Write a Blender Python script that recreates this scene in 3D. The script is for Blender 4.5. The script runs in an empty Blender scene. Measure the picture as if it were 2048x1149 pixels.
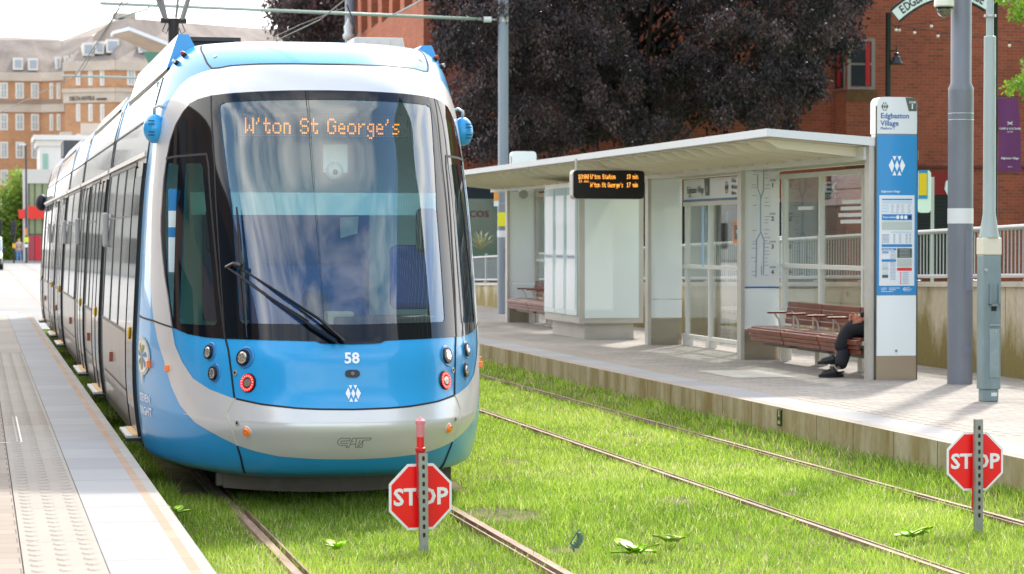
import bpy, bmesh, math, random
import numpy as np
from mathutils import Vector, Matrix
from mathutils.geometry import delaunay_2d_cdt
random.seed(7); RNG = np.random.default_rng(7)
R = math.radians
scene = bpy.context.scene
col = scene.collection

# ---------------------------------------------------------------- camera, world, sun, exposure
FPX = 4800.0; YAW = R(12.57); PITCH = R(1.187); CAMZ = 1.93
cd = bpy.data.cameras.new("camera"); cam = bpy.data.objects.new("camera", cd); col.objects.link(cam)
cam.location = (0, 0, CAMZ); cam.rotation_euler = (R(90) - PITCH, 0, -YAW)
cd.sensor_width = 36; cd.lens = FPX / 2048 * 36; cd.clip_start = .1; cd.clip_end = 3000
cd.dof.use_dof = True; cd.dof.focus_distance = 18.5; cd.dof.aperture_fstop = 5.0
scene.camera = cam
SUN_EL = R(43); SUN_AZ = R(31)          # azimuth from +Y towards +X
world = bpy.data.worlds.new("World"); scene.world = world; world.use_nodes = True
wn = world.node_tree.nodes; wl = world.node_tree.links; wn.clear()
def N(nodes, t, **k):
    n = nodes.new(t)
    for a, b in k.items(): setattr(n, a, b)
    return n
sky = N(wn, 'ShaderNodeTexSky', sky_type='NISHITA', sun_disc=False, sun_elevation=SUN_EL, sun_rotation=SUN_AZ,
        air_density=1.1, dust_density=1.2, ozone_density=2.0)
bg1 = N(wn, 'ShaderNodeBackground'); bg1.inputs[1].default_value = .2
bg2 = N(wn, 'ShaderNodeBackground'); bg2.inputs[0].default_value = (1, .98, .955, 1); bg2.inputs[1].default_value = 1.35
tcw = N(wn, 'ShaderNodeTexCoord'); mpw = N(wn, 'ShaderNodeMapping'); mpw.inputs['Scale'].default_value = (1.0, 1.0, 3.6)
nzw = N(wn, 'ShaderNodeTexNoise'); nzw.inputs['Scale'].default_value = 1.5; nzw.inputs['Detail'].default_value = 9
nzw.inputs['Roughness'].default_value = .6; nzw.inputs['Distortion'].default_value = .2
rmw = N(wn, 'ShaderNodeValToRGB'); rmw.color_ramp.elements[0].position = .43; rmw.color_ramp.elements[1].position = .63
sxw = N(wn, 'ShaderNodeSeparateXYZ')
# a bank of white cloud lies ahead of the camera (towards the sun, +Y); behind it the sky is broken blue
bank = N(wn, 'ShaderNodeMapRange'); bank.inputs[1].default_value = .1; bank.inputs[2].default_value = .75
bank.inputs[3].default_value = -.02; bank.inputs[4].default_value = .45
addw = N(wn, 'ShaderNodeMath', operation='ADD')
cst = N(wn, 'ShaderNodeMapRange'); cst.inputs[1].default_value = -.7; cst.inputs[2].default_value = .6; cst.inputs[3].default_value = 1.25; cst.inputs[4].default_value = 1.5
wl.new(sxw.outputs[1], cst.inputs[0]); wl.new(cst.outputs[0], bg2.inputs[1])
mxw = N(wn, 'ShaderNodeMixShader'); ow = N(wn, 'ShaderNodeOutputWorld')
wl.new(tcw.outputs['Generated'], mpw.inputs[0]); wl.new(mpw.outputs[0], nzw.inputs['Vector'])
wl.new(tcw.outputs['Generated'], sxw.inputs[0]); wl.new(sxw.outputs[1], bank.inputs[0])
wl.new(nzw.outputs['Fac'], addw.inputs[0]); wl.new(bank.outputs[0], addw.inputs[1]); wl.new(addw.outputs[0], rmw.inputs[0])
wl.new(rmw.outputs[0], mxw.inputs[0]); wl.new(sky.outputs[0], bg1.inputs[0])
wl.new(bg1.outputs[0], mxw.inputs[1]); wl.new(bg2.outputs[0], mxw.inputs[2]); wl.new(mxw.outputs[0], ow.inputs[0])
sd = bpy.data.lights.new("sun", 'SUN'); sd.energy = 2.1; sd.angle = R(3); sd.color = (1, .95, .87)
sun = bpy.data.objects.new("sun", sd); col.objects.link(sun)
sdir = Vector((math.sin(SUN_AZ) * math.cos(SUN_EL), math.cos(SUN_AZ) * math.cos(SUN_EL), math.sin(SUN_EL)))
sun.rotation_euler = (-sdir).to_track_quat('-Z', 'Y').to_euler()
scene.view_settings.view_transform = 'Standard'; scene.view_settings.look = 'None'
scene.view_settings.exposure = 1.17; scene.view_settings.gamma = 1

# ---------------------------------------------------------------- measuring: pixel of the 2048x1149 photo -> point on a real plane
_F = Vector((math.sin(YAW) * math.cos(PITCH), math.cos(YAW) * math.cos(PITCH), -math.sin(PITCH)))
_R = Vector((math.cos(YAW), -math.sin(YAW), 0)); _U = _R.cross(_F); _C = Vector((0, 0, CAMZ))
def ray(u, v): return _F + _R * ((u - 1024) / FPX) + _U * ((574.5 - v) / FPX)
def az(u, v, z): d = ray(u, v); return _C + d * ((z - CAMZ) / d.z)
def ay(u, v, y): d = ray(u, v); return _C + d * (y / d.y)
def ax(u, v, x): d = ray(u, v); return _C + d * (x / d.x)
def px(p): d = Vector(p) - _C; w = d.dot(_F); return (1024 + FPX * d.dot(_R) / w, 574.5 - FPX * d.dot(_U) / w)

# ---------------------------------------------------------------- materials
def lin(h):
    h = h.lstrip('#'); c = [int(h[i:i + 2], 16) / 255 for i in (0, 2, 4)]
    return tuple((x / 12.92 if x <= .04045 else ((x + .055) / 1.055) ** 2.4) for x in c)
MATS = {}
def mat(name, c, rough=.5, metal=0, spec=.5, coat=0, var=0, vscale=3, bump=0, bscale=40, emit=None, es=0, trans=0, aniso=(1, 1, 1), c2=None):
    if name in MATS: return MATS[name]
    m = bpy.data.materials.new(name); m.use_nodes = True; nt = m.node_tree; b = nt.nodes['Principled BSDF']
    if isinstance(c, str): c = lin(c)
    b.inputs['Base Color'].default_value = (*c, 1); b.inputs['Roughness'].default_value = rough
    b.inputs['Metallic'].default_value = metal; b.inputs['Specular IOR Level'].default_value = spec
    b.inputs['Coat Weight'].default_value = coat; b.inputs['Coat Roughness'].default_value = .03
    if emit is not None:
        e = lin(emit) if isinstance(emit, str) else emit
        b.inputs['Emission Color'].default_value = (*e, 1); b.inputs['Emission Strength'].default_value = es
    if var or bump:
        tc = N(nt.nodes, 'ShaderNodeTexCoord'); mp = N(nt.nodes, 'ShaderNodeMapping'); mp.inputs['Scale'].default_value = aniso
        nt.links.new(tc.outputs['Object'], mp.inputs[0])
    if var:
        nz = N(nt.nodes, 'ShaderNodeTexNoise'); nz.inputs['Scale'].default_value = vscale; nz.inputs['Detail'].default_value = 7
        nz.inputs['Roughness'].default_value = .65
        nt.links.new(mp.outputs[0], nz.inputs['Vector'])
        rp = N(nt.nodes, 'ShaderNodeValToRGB'); rp.color_ramp.elements[0].position = .32; rp.color_ramp.elements[1].position = .68
        d = c2 if c2 is not None else tuple(x * (1 - var) for x in c)
        if isinstance(d, str): d = lin(d)
        rp.color_ramp.elements[0].color = (*d, 1); rp.color_ramp.elements[1].color = (*(min(1, x * (1 + var * .35)) for x in c), 1)
        nt.links.new(nz.outputs['Fac'], rp.inputs[0]); nt.links.new(rp.outputs[0], b.inputs['Base Color'])
    if bump:
        n2 = N(nt.nodes, 'ShaderNodeTexNoise'); n2.inputs['Scale'].default_value = bscale; n2.inputs['Detail'].default_value = 4
        nt.links.new(mp.outputs[0], n2.inputs['Vector'])
        bp = N(nt.nodes, 'ShaderNodeBump'); bp.inputs['Strength'].default_value = bump; bp.inputs['Distance'].default_value = .02
        nt.links.new(n2.outputs['Fac'], bp.inputs['Height']); nt.links.new(bp.outputs[0], b.inputs['Normal'])
    MATS[name] = m; return m
def glass(name, tint=(.75, .85, .83), refl=.2, grazing=.9, rough=0.0):
    if name in MATS: return MATS[name]
    m = bpy.data.materials.new(name); m.use_nodes = True; nt = m.node_tree; nt.nodes.clear()
    tr = N(nt.nodes, 'ShaderNodeBsdfTransparent'); tr.inputs[0].default_value = (*tint, 1)
    gl = N(nt.nodes, 'ShaderNodeBsdfGlossy'); gl.inputs['Roughness'].default_value = rough
    lw = N(nt.nodes, 'ShaderNodeLayerWeight'); lw.inputs[0].default_value = .28
    mr = N(nt.nodes, 'ShaderNodeMapRange'); mr.inputs[3].default_value = refl; mr.inputs[4].default_value = grazing
    mx = N(nt.nodes, 'ShaderNodeMixShader'); o = N(nt.nodes, 'ShaderNodeOutputMaterial')
    nt.links.new(lw.outputs['Facing'], mr.inputs[0]); nt.links.new(mr.outputs[0], mx.inputs[0])
    nt.links.new(tr.outputs[0], mx.inputs[1]); nt.links.new(gl.outputs[0], mx.inputs[2]); nt.links.new(mx.outputs[0], o.inputs[0])
    MATS[name] = m; return m
def brick(name, c1, c2, mortar, scale=1.0, bw=.225, bh=.075, axis='XZ', msize=.01, rough=.85, off=.5, bumps=.3, big=.25):
    """bricks / slabs in real metres; axis picks which object axes carry the courses"""
    if name in MATS: return MATS[name]
    m = bpy.data.materials.new(name); m.use_nodes = True; nt = m.node_tree; b = nt.nodes['Principled BSDF']
    b.inputs['Roughness'].default_value = rough
    tc = N(nt.nodes, 'ShaderNodeTexCoord'); sp = N(nt.nodes, 'ShaderNodeSeparateXYZ'); cb = N(nt.nodes, 'ShaderNodeCombineXYZ')
    nt.links.new(tc.outputs['Object'], sp.inputs[0])
    nt.links.new(sp.outputs['XYZ'.index(axis[0])], cb.inputs[0]); nt.links.new(sp.outputs['XYZ'.index(axis[1])], cb.inputs[1])
    bk = N(nt.nodes, 'ShaderNodeTexBrick', offset=off); bk.inputs['Scale'].default_value = scale
    bk.inputs['Mortar Size'].default_value = msize; bk.inputs['Brick Width'].default_value = bw; bk.inputs['Row Height'].default_value = bh
    f = lambda c: (*(lin(c) if isinstance(c, str) else c), 1)
    bk.inputs['Color1'].default_value = f(c1); bk.inputs['Color2'].default_value = f(c2); bk.inputs['Mortar'].default_value = f(mortar)
    bk.inputs['Mortar Smooth'].default_value = .2; bk.inputs['Bias'].default_value = -.1
    nt.links.new(cb.outputs[0], bk.inputs['Vector'])
    nz = N(nt.nodes, 'ShaderNodeTexNoise'); nz.inputs['Scale'].default_value = .9; nz.inputs['Detail'].default_value = 8; nz.inputs['Roughness'].default_value = .7
    nt.links.new(tc.outputs['Object'], nz.inputs['Vector'])
    mr = N(nt.nodes, 'ShaderNodeMapRange'); mr.inputs[1].default_value = .3; mr.inputs[2].default_value = .7
    mr.inputs[3].default_value = 1 - big; mr.inputs[4].default_value = 1 + big * .4
    nt.links.new(nz.outputs['Fac'], mr.inputs[0])
    mx = N(nt.nodes, 'ShaderNodeVectorMath', operation='SCALE'); nt.links.new(bk.outputs[0], mx.inputs[0]); nt.links.new(mr.outputs[0], mx.inputs['Scale'])
    nt.links.new(mx.outputs[0], b.inputs['Base Color'])
    bp = N(nt.nodes, 'ShaderNodeBump'); bp.inputs['Strength'].default_value = bumps; bp.inputs['Distance'].default_value = .006; bp.invert = True
    nt.links.new(bk.outputs['Fac'], bp.inputs['Height']); nt.links.new(bp.outputs[0], b.inputs['Normal'])
    MATS[name] = m; return m

# ---------------------------------------------------------------- mesh builder, naming, parenting
WL = {}
def wloc(o): return WL.get(o.name, Vector((0, 0, 0))) if o else Vector((0, 0, 0))
class MB:
    def __init__(s): s.v = []; s.f = []; s.m = []; s.k = 0
    def mat(s, k): s.k = k; return s
    def add(s, vs, fs):
        n = len(s.v); s.v += [tuple(p) for p in vs]; s.f += [tuple(i + n for i in f) for f in fs]; s.m += [s.k] * len(fs); return s
    def box(s, c, d, rz=0, taper=None):
        x, y, z = d[0] / 2, d[1] / 2, d[2] / 2; t = taper or (1, 1); cs, sn = math.cos(rz), math.sin(rz)
        pts = []
        for (a, b, e) in [(-1, -1, -1), (1, -1, -1), (1, 1, -1), (-1, 1, -1), (-1, -1, 1), (1, -1, 1), (1, 1, 1), (-1, 1, 1)]:
            k = t if e > 0 else (1, 1); X, Y = a * x * k[0], b * y * k[1]
            pts.append((c[0] + X * cs - Y * sn, c[1] + X * sn + Y * cs, c[2] + e * z))
        return s.add(pts, [(0, 3, 2, 1), (4, 5, 6, 7), (0, 1, 5, 4), (1, 2, 6, 5), (2, 3, 7, 6), (3, 0, 4, 7)])
    def bb(s, x0, x1, y0, y1, z0, z1): return s.box(((x0 + x1) / 2, (y0 + y1) / 2, (z0 + z1) / 2), (x1 - x0, y1 - y0, z1 - z0))
    def poly(s, pts): return s.add(pts, [tuple(range(len(pts)))])
    def prism(s, pts, ext):
        e = Vector(ext); n = len(pts); a = [Vector(p) for p in pts]; b = [p + e for p in a]
        return s.add(a + b, [tuple(range(n))[::-1], tuple(range(n, 2 * n))] + [(i, (i + 1) % n, n + (i + 1) % n, n + i) for i in range(n)])
    def cyl(s, p0, p1, r0, r1=None, n=14, cap=True):
        r1 = r0 if r1 is None else r1; p0 = Vector(p0); p1 = Vector(p1); d = (p1 - p0).normalized()
        a = d.orthogonal().normalized(); b = d.cross(a); vs = []
        for p, r in ((p0, r0), (p1, r1)):
            for i in range(n): t = 2 * math.pi * i / n; vs.append(p + a * math.cos(t) * r + b * math.sin(t) * r)
        fs = [(i, (i + 1) % n, n + (i + 1) % n, n + i) for i in range(n)]
        if cap: fs += [tuple(range(n))[::-1], tuple(range(n, 2 * n))]
        return s.add(vs, fs)
    def tube(s, pts, r, n=6):
        pts = [Vector(p) for p in pts]; rs = r if isinstance(r, (list, tuple)) else [r] * len(pts)
        vs = []; ref = None
        for i, p in enumerate(pts):
            d = (pts[min(i + 1, len(pts) - 1)] - pts[max(i - 1, 0)]).normalized()
            a = d.orthogonal().normalized() if ref is None else (ref - d * ref.dot(d)).normalized()
            ref = a; b = d.cross(a)
            for k in range(n): t = 2 * math.pi * k / n; vs.append(p + (a * math.cos(t) + b * math.sin(t)) * rs[i])
        fs = [(i * n + k, i * n + (k + 1) % n, (i + 1) * n + (k + 1) % n, (i + 1) * n + k) for i in range(len(pts) - 1) for k in range(n)]
        fs += [tuple(range(n))[::-1], tuple(range((len(pts) - 1) * n, len(pts) * n))]
        return s.add(vs, fs)
    def ball(s, c, r, nu=14, nv=9, zmin=-1, zmax=1):
        r = (r, r, r) if not isinstance(r, (tuple, list)) else r; vs = []; fs = []
        a0, a1 = math.asin(zmin), math.asin(zmax)
        for j in range(nv + 1):
            e = a0 + (a1 - a0) * j / nv
            for i in range(nu): t = 2 * math.pi * i / nu; vs.append((c[0] + r[0] * math.cos(e) * math.cos(t), c[1] + r[1] * math.cos(e) * math.sin(t), c[2] + r[2] * math.sin(e)))
        fs = [(j * nu + i, j * nu + (i + 1) % nu, (j + 1) * nu + (i + 1) % nu, (j + 1) * nu + i) for j in range(nv) for i in range(nu)]
        return s.add(vs, fs)
    def lathe(s, c, prof, n=20):
        vs = [(c[0] + r * math.cos(2 * math.pi * i / n), c[1] + r * math.sin(2 * math.pi * i / n), c[2] + z) for r, z in prof for i in range(n)]
        m = len(prof)
        fs = [(j * n + i, j * n + (i + 1) % n, (j + 1) * n + (i + 1) % n, (j + 1) * n + i) for j in range(m - 1) for i in range(n)]
        fs += [tuple(range(n))[::-1], tuple(range((m - 1) * n, m * n))]
        return s.add(vs, fs)
    def build(s, name, mats, parent=None, smooth=False, bevel=0, autos=False):
        w = wloc(parent); me = bpy.data.meshes.new(name)
        me.from_pydata([(p[0] - w[0], p[1] - w[1], p[2] - w[2]) for p in s.v], [], s.f)
        if not isinstance(mats, (list, tuple)): mats = [mats]
        for m in mats: me.materials.append(m)
        me.polygons.foreach_set('material_index', s.m)
        if smooth: me.polygons.foreach_set('use_smooth', [True] * len(s.f))
        me.update()
        if autos: me.set_sharp_from_angle(angle=R(38))
        return link(name, me, parent, bevel)
def link(name, me, parent=None, bevel=0):
    o = bpy.data.objects.new(name, me); col.objects.link(o)
    if parent: o.parent = parent; WL[o.name] = wloc(parent)
    if bevel:
        b = o.modifiers.new('bevel', 'BEVEL'); b.width = bevel; b.segments = 2; b.limit_method = 'ANGLE'
    return o
def tag(o, label=None, cat=None, group=None, kind=None):
    if label: o['label'] = label
    if cat: o['category'] = cat
    if group: o['group'] = group
    if kind: o['kind'] = kind
    return o
def thing(name, label, cat, loc, group=None):
    o = bpy.data.objects.new(name, None); col.objects.link(o); o.location = loc; o.empty_display_size = .3
    WL[o.name] = Vector(loc); return tag(o, label, cat, group)
def copy_tree(o, parent=None):
    c = o.copy(); col.objects.link(c); WL[c.name] = wloc(o)
    if parent: c.parent = parent
    for ch in [x for x in col.objects if x.parent == o]: copy_tree(ch, c)
    return c
def textmesh(body, size, align='CENTER', bold=0, res=2, depth=0):
    cu = bpy.data.curves.new('txt', 'FONT'); cu.body = body; cu.size = size; cu.align_x = align; cu.align_y = 'CENTER'
    cu.offset = bold * size; cu.resolution_u = res; cu.extrude = depth
    o = bpy.data.objects.new('txt', cu); col.objects.link(o)
    dg = bpy.context.evaluated_depsgraph_get(); me = bpy.data.meshes.new_from_object(o.evaluated_get(dg))
    bpy.data.objects.remove(o); bpy.data.curves.remove(cu); return me
def text(mb, body, size, o, ex=(1, 0, 0), ey=(0, 0, 1), align='CENTER', bold=.015, sx=1.0, fn=None, res=2):
    """lettering laid into an MB on the plane o + x*ex + y*ey"""
    me = textmesh(body, size, align, bold, res); o = Vector(o); ex = Vector(ex); ey = Vector(ey)
    if fn: vs = [fn(v.co.x * sx, v.co.y) for v in me.vertices]
    else: vs = [o + ex * (v.co.x * sx) + ey * v.co.y for v in me.vertices]
    mb.add(vs, [tuple(p.vertices) for p in me.polygons]); bpy.data.meshes.remove(me); return mb
LOGO = [[(.0, .26), (.11, 0), (.0, -.26), (-.11, 0)], [(-.25, .33), (-.14, .0), (-.25, -.33), (-.42, .02)], [(.25, .33), (.14, 0), (.25, -.33), (.42, .02)],
        [(-.23, .46), (-.03, .46), (-.12, .23)], [(.23, .46), (.03, .46), (.12, .23)], [(-.23, -.46), (-.03, -.46), (-.12, -.23)], [(.23, -.46), (.03, -.46), (.12, -.23)]]
def logo(mb, size, o, ex=(1, 0, 0), ey=(0, 0, 1), fn=None, cols=None):
    o = Vector(o); ex = Vector(ex); ey = Vector(ey); k = mb.k
    for i, p in enumerate(LOGO):
        if cols: mb.mat(cols[i])
        mb.poly([(fn(x * size, y * size) if fn else o + ex * (x * size) + ey * (y * size)) for x, y in p])
    mb.mat(k); return mb
DOTS = {'W': "10001 10001 10001 10101 10101 11011 10001", "'": "010 010 100 000 000 000 000", 't': "0100 0100 1111 0100 0100 0101 0011", 'o': "00000 00000 01110 10001 10001 10001 01110",
 'n': "0000 0000 1110 1001 1001 1001 1001", 'S': "01110 10001 10000 01110 00001 10001 01110", 'G': "01110 10001 10000 10011 10001 10001 01110", 'e': "0000 0000 0110 1001 1111 1000 0111",
 'r': "0000 0000 1011 1100 1000 1000 1000", 'g': "0000 0000 0111 1001 1001 0111 0001 1001 0110", 's': "0000 0000 0111 1000 0110 0001 1110", 'a': "0000 0000 0110 0001 0111 1001 0111",
 'i': "1 0 1 1 1 1 1", 'm': "00000 00000 11010 10101 10101 10101 10101", '1': "010 110 010 010 010 010 111", '0': "0110 1001 1001 1001 1001 1001 0110", '3': "1110 0001 0001 0110 0001 0001 1110",
 '7': "1111 0001 0001 0010 0010 0100 0100", 'J': "0001 0001 0001 0001 0001 1001 0110", 'u': "0000 0000 1001 1001 1001 1001 0111", ':': "0 0 1 0 0 1 0", ' ': "000 000 000 000 000 000 000"}
def led(mb, s, p, o, ex=(1, 0, 0), ez=(0, 0, 1), px_=None, fill=.86, col2=None):
    o = Vector(o); ex = Vector(ex); ez = Vector(ez); x = 0; q = px_ or p
    for ch in s:
        rows = DOTS[ch].split()
        for j, rr in enumerate(rows):
            for i, b in enumerate(rr):
                if b == '1':
                    if col2: mb.mat(random.choice(col2))
                    a = o + ex * ((x + i) * q) - ez * (j * p)
                    mb.poly([a, a + ex * q * fill, a + ex * q * fill - ez * p * fill, a - ez * p * fill])
        x += len(rows[0]) + 1
    return x * q

# ================================================================ SETTING: ground, road, track bed, platforms
PZ = .33                                  # platform height above the rails
def concrete(name, base, moss, joint=None, axis='YZ', jw=.9, amt=.5, aniso=(2.2, 2.2, .5), zg=None):
    m = bpy.data.materials.new(name); m.use_nodes = True; nt = m.node_tree; b = nt.nodes['Principled BSDF']; b.inputs['Roughness'].default_value = .88
    tc = N(nt.nodes, 'ShaderNodeTexCoord'); mp = N(nt.nodes, 'ShaderNodeMapping'); mp.inputs['Scale'].default_value = aniso
    nt.links.new(tc.outputs['Object'], mp.inputs[0])
    n1 = N(nt.nodes, 'ShaderNodeTexNoise'); n1.inputs['Scale'].default_value = 1.1; n1.inputs['Detail'].default_value = 9; n1.inputs['Roughness'].default_value = .68
    nt.links.new(mp.outputs[0], n1.inputs['Vector'])
    src = n1.outputs['Fac']
    if zg:   # damp rises from the foot of the wall
        sz_ = N(nt.nodes, 'ShaderNodeSeparateXYZ'); nt.links.new(tc.outputs['Object'], sz_.inputs[0]); mz_ = N(nt.nodes, 'ShaderNodeMapRange'); mz_.inputs[1].default_value = zg[0]; mz_.inputs[2].default_value = zg[1]; mz_.inputs[3].default_value = -.14; mz_.inputs[4].default_value = .13
        nt.links.new(sz_.outputs[2], mz_.inputs[0]); ad_ = N(nt.nodes, 'ShaderNodeMath', operation='ADD'); nt.links.new(src, ad_.inputs[0]); nt.links.new(mz_.outputs[0], ad_.inputs[1]); src = ad_.outputs[0]
    rp = N(nt.nodes, 'ShaderNodeValToRGB'); rp.color_ramp.elements[0].position = .5 - amt * .16; rp.color_ramp.elements[1].position = .5 + .09
    rp.color_ramp.elements[0].color = (*lin(moss), 1); rp.color_ramp.elements[1].color = (*lin(base), 1)
    nt.links.new(src, rp.inputs[0]); out = rp.outputs[0]
    n3 = N(nt.nodes, 'ShaderNodeTexNoise'); n3.inputs['Scale'].default_value = 14; n3.inputs['Detail'].default_value = 6
    nt.links.new(tc.outputs['Object'], n3.inputs['Vector'])
    mr = N(nt.nodes, 'ShaderNodeMapRange'); mr.inputs[3].default_value = .8; mr.inputs[4].default_value = 1.15; nt.links.new(n3.outputs['Fac'], mr.inputs[0])
    sc = N(nt.nodes, 'ShaderNodeVectorMath', operation='SCALE'); nt.links.new(out, sc.inputs[0]); nt.links.new(mr.outputs[0], sc.inputs['Scale']); out = sc.outputs[0]
    if joint:
        sp = N(nt.nodes, 'ShaderNodeSeparateXYZ'); nt.links.new(tc.outputs['Object'], sp.inputs[0])
        cb = N(nt.nodes, 'ShaderNodeCombineXYZ'); nt.links.new(sp.outputs['XYZ'.index(axis[0])], cb.inputs[0]); cb.inputs[1].default_value = 25
        bk = N(nt.nodes, 'ShaderNodeTexBrick', offset=0); bk.inputs['Scale'].default_value = 1; bk.inputs['Brick Width'].default_value = jw; bk.inputs['Row Height'].default_value = 50
        bk.inputs['Mortar Size'].default_value = .012; nt.links.new(cb.outputs[0], bk.inputs['Vector'])
        mx = N(nt.nodes, 'ShaderNodeMix', data_type='RGBA'); nt.links.new(bk.outputs['Fac'], mx.inputs[0]); nt.links.new(out, mx.inputs[6])
        mx.inputs[7].default_value = (*lin(joint), 1); out = mx.outputs[2]
    nt.links.new(out, b.inputs['Base Color'])
    bp = N(nt.nodes, 'ShaderNodeBump'); bp.inputs['Strength'].default_value = .25; bp.inputs['Distance'].default_value = .01
    nt.links.new(n3.outputs['Fac'], bp.inputs['Height']); nt.links.new(bp.outputs[0], b.inputs['Normal'])
    MATS[name] = m; return m
m_ground = mat('ground_paving', '#8e8a83', .9, var=.25, vscale=.4, bump=.2)
m_asph = mat('road_asphalt', '#8c8b88', .85, var=.15, vscale=.25, bump=.25, bscale=60)
m_soil = mat('soil', '#756a3a', .95, var=.5, vscale=6, c2='#3f4a1c', bump=.5)
m_white = mat('white_line_paint', '#d8d8d4', .6)
MB().poly([(-600, -100, -.13), (900, -100, -.13), (900, 900, -.13), (-600, 900, -.13)]).build('ground', m_ground)['kind'] = 'structure'
b = MB(); b.bb(-60, 10.4, 51.6, 186, -.13, -.012); b.build('road', m_asph)['kind'] = 'structure'
b = MB(); b.bb(-60, 10.4, 186, 196, -.13, .11); b.build('far_pavement', mat('far_pavement', '#a8a29a', .9, var=.2, vscale=.5))['kind'] = 'structure'
b = MB()
for (u0, u1, v) in ((40, 62, 545), (12, 34, 556), (55, 80, 572), (0, 30, 583)):
    p = az(u0, v, -.012); q = az(u1, v, -.012); b.bb(p.x, q.x, p.y, p.y + 1.6, -.012, -.008)
for y in (62, 63.6): b.bb(-12, 1.0, y, y + .25, -.012, -.008)
b.build('road_marking', m_white)['kind'] = 'structure'
b = MB(); b.prism([(1.1, 4, -.128), (7.37, 4, -.128), (7.37, 4, .06), (7.25, 4, .035), (7.02, 4, -.045), (1.1, 4, -.045)], (0, 47.6, 0)); b.build('track_bed', m_soil)['kind'] = 'structure'

# left platform -------------------------------------------------
pave_l = brick('block_paving_left', '#9a8d80', '#8d8073', '#6b6056', bw=.4, bh=.2, axis='XY', msize=.004, big=.12, bumps=.15)
slab_g = brick('granite_slab', '#9d9c9b', '#919090', '#66635e', bw=3, bh=.8, axis='XY', msize=.005, big=.1, off=0, bumps=.15)
tact = brick('tactile_slab', '#a0978c', '#968c80', '#70675b', bw=3, bh=1.6, axis='XY', msize=.006, big=.12, off=0, bumps=.1)
buff = brick('buff_strip', '#ad927b', '#a38770', '#857465', bw=3, bh=.4, axis='XY', msize=.006, big=.15, off=0, bumps=.1)
edge = brick('edge_coping', '#a29d95', '#97928a', '#66635e', bw=3, bh=.8, axis='XY', msize=.006, big=.15, off=0, bumps=.1)
m_face = concrete('mossy_platform_wall', '#b8aa8d', '#8f7b47', joint='#7d6d47', jw=.93, amt=.85)
def lozenges(mb, xs, y0, y1, z, pitch=.2, far=34):
    y = y0
    while y < min(y1, far):
        for x in xs:
            base = []; top = []
            for i in range(8):
                a = 2 * math.pi * i / 8; cx, cy = math.cos(a), math.sin(a)
                base.append((x + .042 * cx, y + .074 * cy, z)); top.append((x + .03 * cx, y + .058 * cy, z + .0065))
            mb.add(base + top, [(i, (i + 1) % 8, 8 + (i + 1) % 8, 8 + i) for i in range(8)] + [tuple(range(8, 16))])
        y += pitch
def strip(mb, k, x0, x1, y0, y1, z): mb.mat(k).poly([(x0, y0, z), (x1, y0, z), (x1, y1, z), (x0, y1, z)])
b = MB(); Y0, Y1 = 3, 51
XT0, XT1, XB0, XB1, XE = .2155, .614, .989, 1.043, 1.107
strip(b, 0, -14, XT0 - .006, Y0, Y1, PZ); strip(b, 2, XT0, XT1 - .004, Y0, Y1, PZ); strip(b, 1, XT1, XB0, Y0, Y1, PZ)
strip(b, 3, XB0, XB1, Y0, Y1, PZ); strip(b, 4, XB1, XE, Y0, Y1, PZ)
b.mat(6); b.bb(-14, XE - .004, Y0, Y1 - .01, -.12, PZ - .012)
b.mat(5); b.poly([(XE, Y0, -.12), (XE, Y1, -.12), (XE, Y1, PZ), (XE, Y0, PZ)])
b.mat(2); lozenges(b, [XT0 + .068, XT0 + .2, XT0 + .332], 11.1, Y1, PZ)
pl = b.build('platform', [pave_l, slab_g, tact, buff, edge, m_face, mat('joint_dark', '#4a463d', .95)]); pl['kind'] = 'structure'
b = MB(); b.prism([(-14, 51, PZ), (-14, 51, -.12), (-14, 53.4, -.12), (-14, 53.4, -.0)], (15.1, 0, 0))
b.build('kerb_ramp', mat('pale_concrete', '#b5b0a8', .9, var=.2, vscale=2))['kind'] = 'structure'
# white outline of an access cover on the left platform
b = MB(); fm = mat('cover_frame_steel', '#a9a8a3', .45, metal=.6)
q0 = az(0, 863, PZ); q1 = az(47, 885, PZ)
for t in (0, .02): b.bb(q1.x - .02 - t * 1.6, q1.x - .008 - t * 1.6, q1.y - .01, q0.y + 1.6, PZ, PZ + .003)
b.bb(-.6, q1.x - .008, q1.y - .03, q1.y, PZ, PZ + .003); b.bb(-.6, q1.x - .3, q1.y + 1.2, q1.y + 1.33, PZ, PZ + .003)
tag(b.build('access_cover', fm), 'thin steel frame of an access cover let into the left platform paving', 'access cover')

# right platform -------------------------------------------------
XR = 7.37; XW = 11.5
pave_r = brick('block_paving_right', '#a39b91', '#928a81', '#6b645c', bw=.3, bh=.15, axis='XY', msize=.006, big=.25, bumps=.3)
b = MB()
strip(b, 4, XR, XR + .06, Y0, 58, PZ); strip(b, 3, XR + .06, XR + .115, Y0, 58, PZ); strip(b, 1, XR + .115, XR + .49, Y0, 58, PZ)
strip(b, 2, XR + .49, XR + .89, Y0, 58, PZ); strip(b, 0, XR + .89, XW + 3, Y0, 58, PZ)
b.mat(6).bb(XR + .005, XW + 3, Y0, 58, -.12, PZ - .012)
b.mat(5).poly([(XR, Y0, -.12), (XR, Y0, PZ), (XR, 58, PZ), (XR, 58, -.12)])
b.mat(2); lozenges(b, [XR + .49 + .068, XR + .69, XR + .49 + .332], 18, 50, PZ, far=46)
pr = b.build('platform', [pave_r, slab_g, tact, buff, edge, m_face, mat('joint_dark', '#4a463d', .95)]); pr['kind'] = 'structure'
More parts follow.
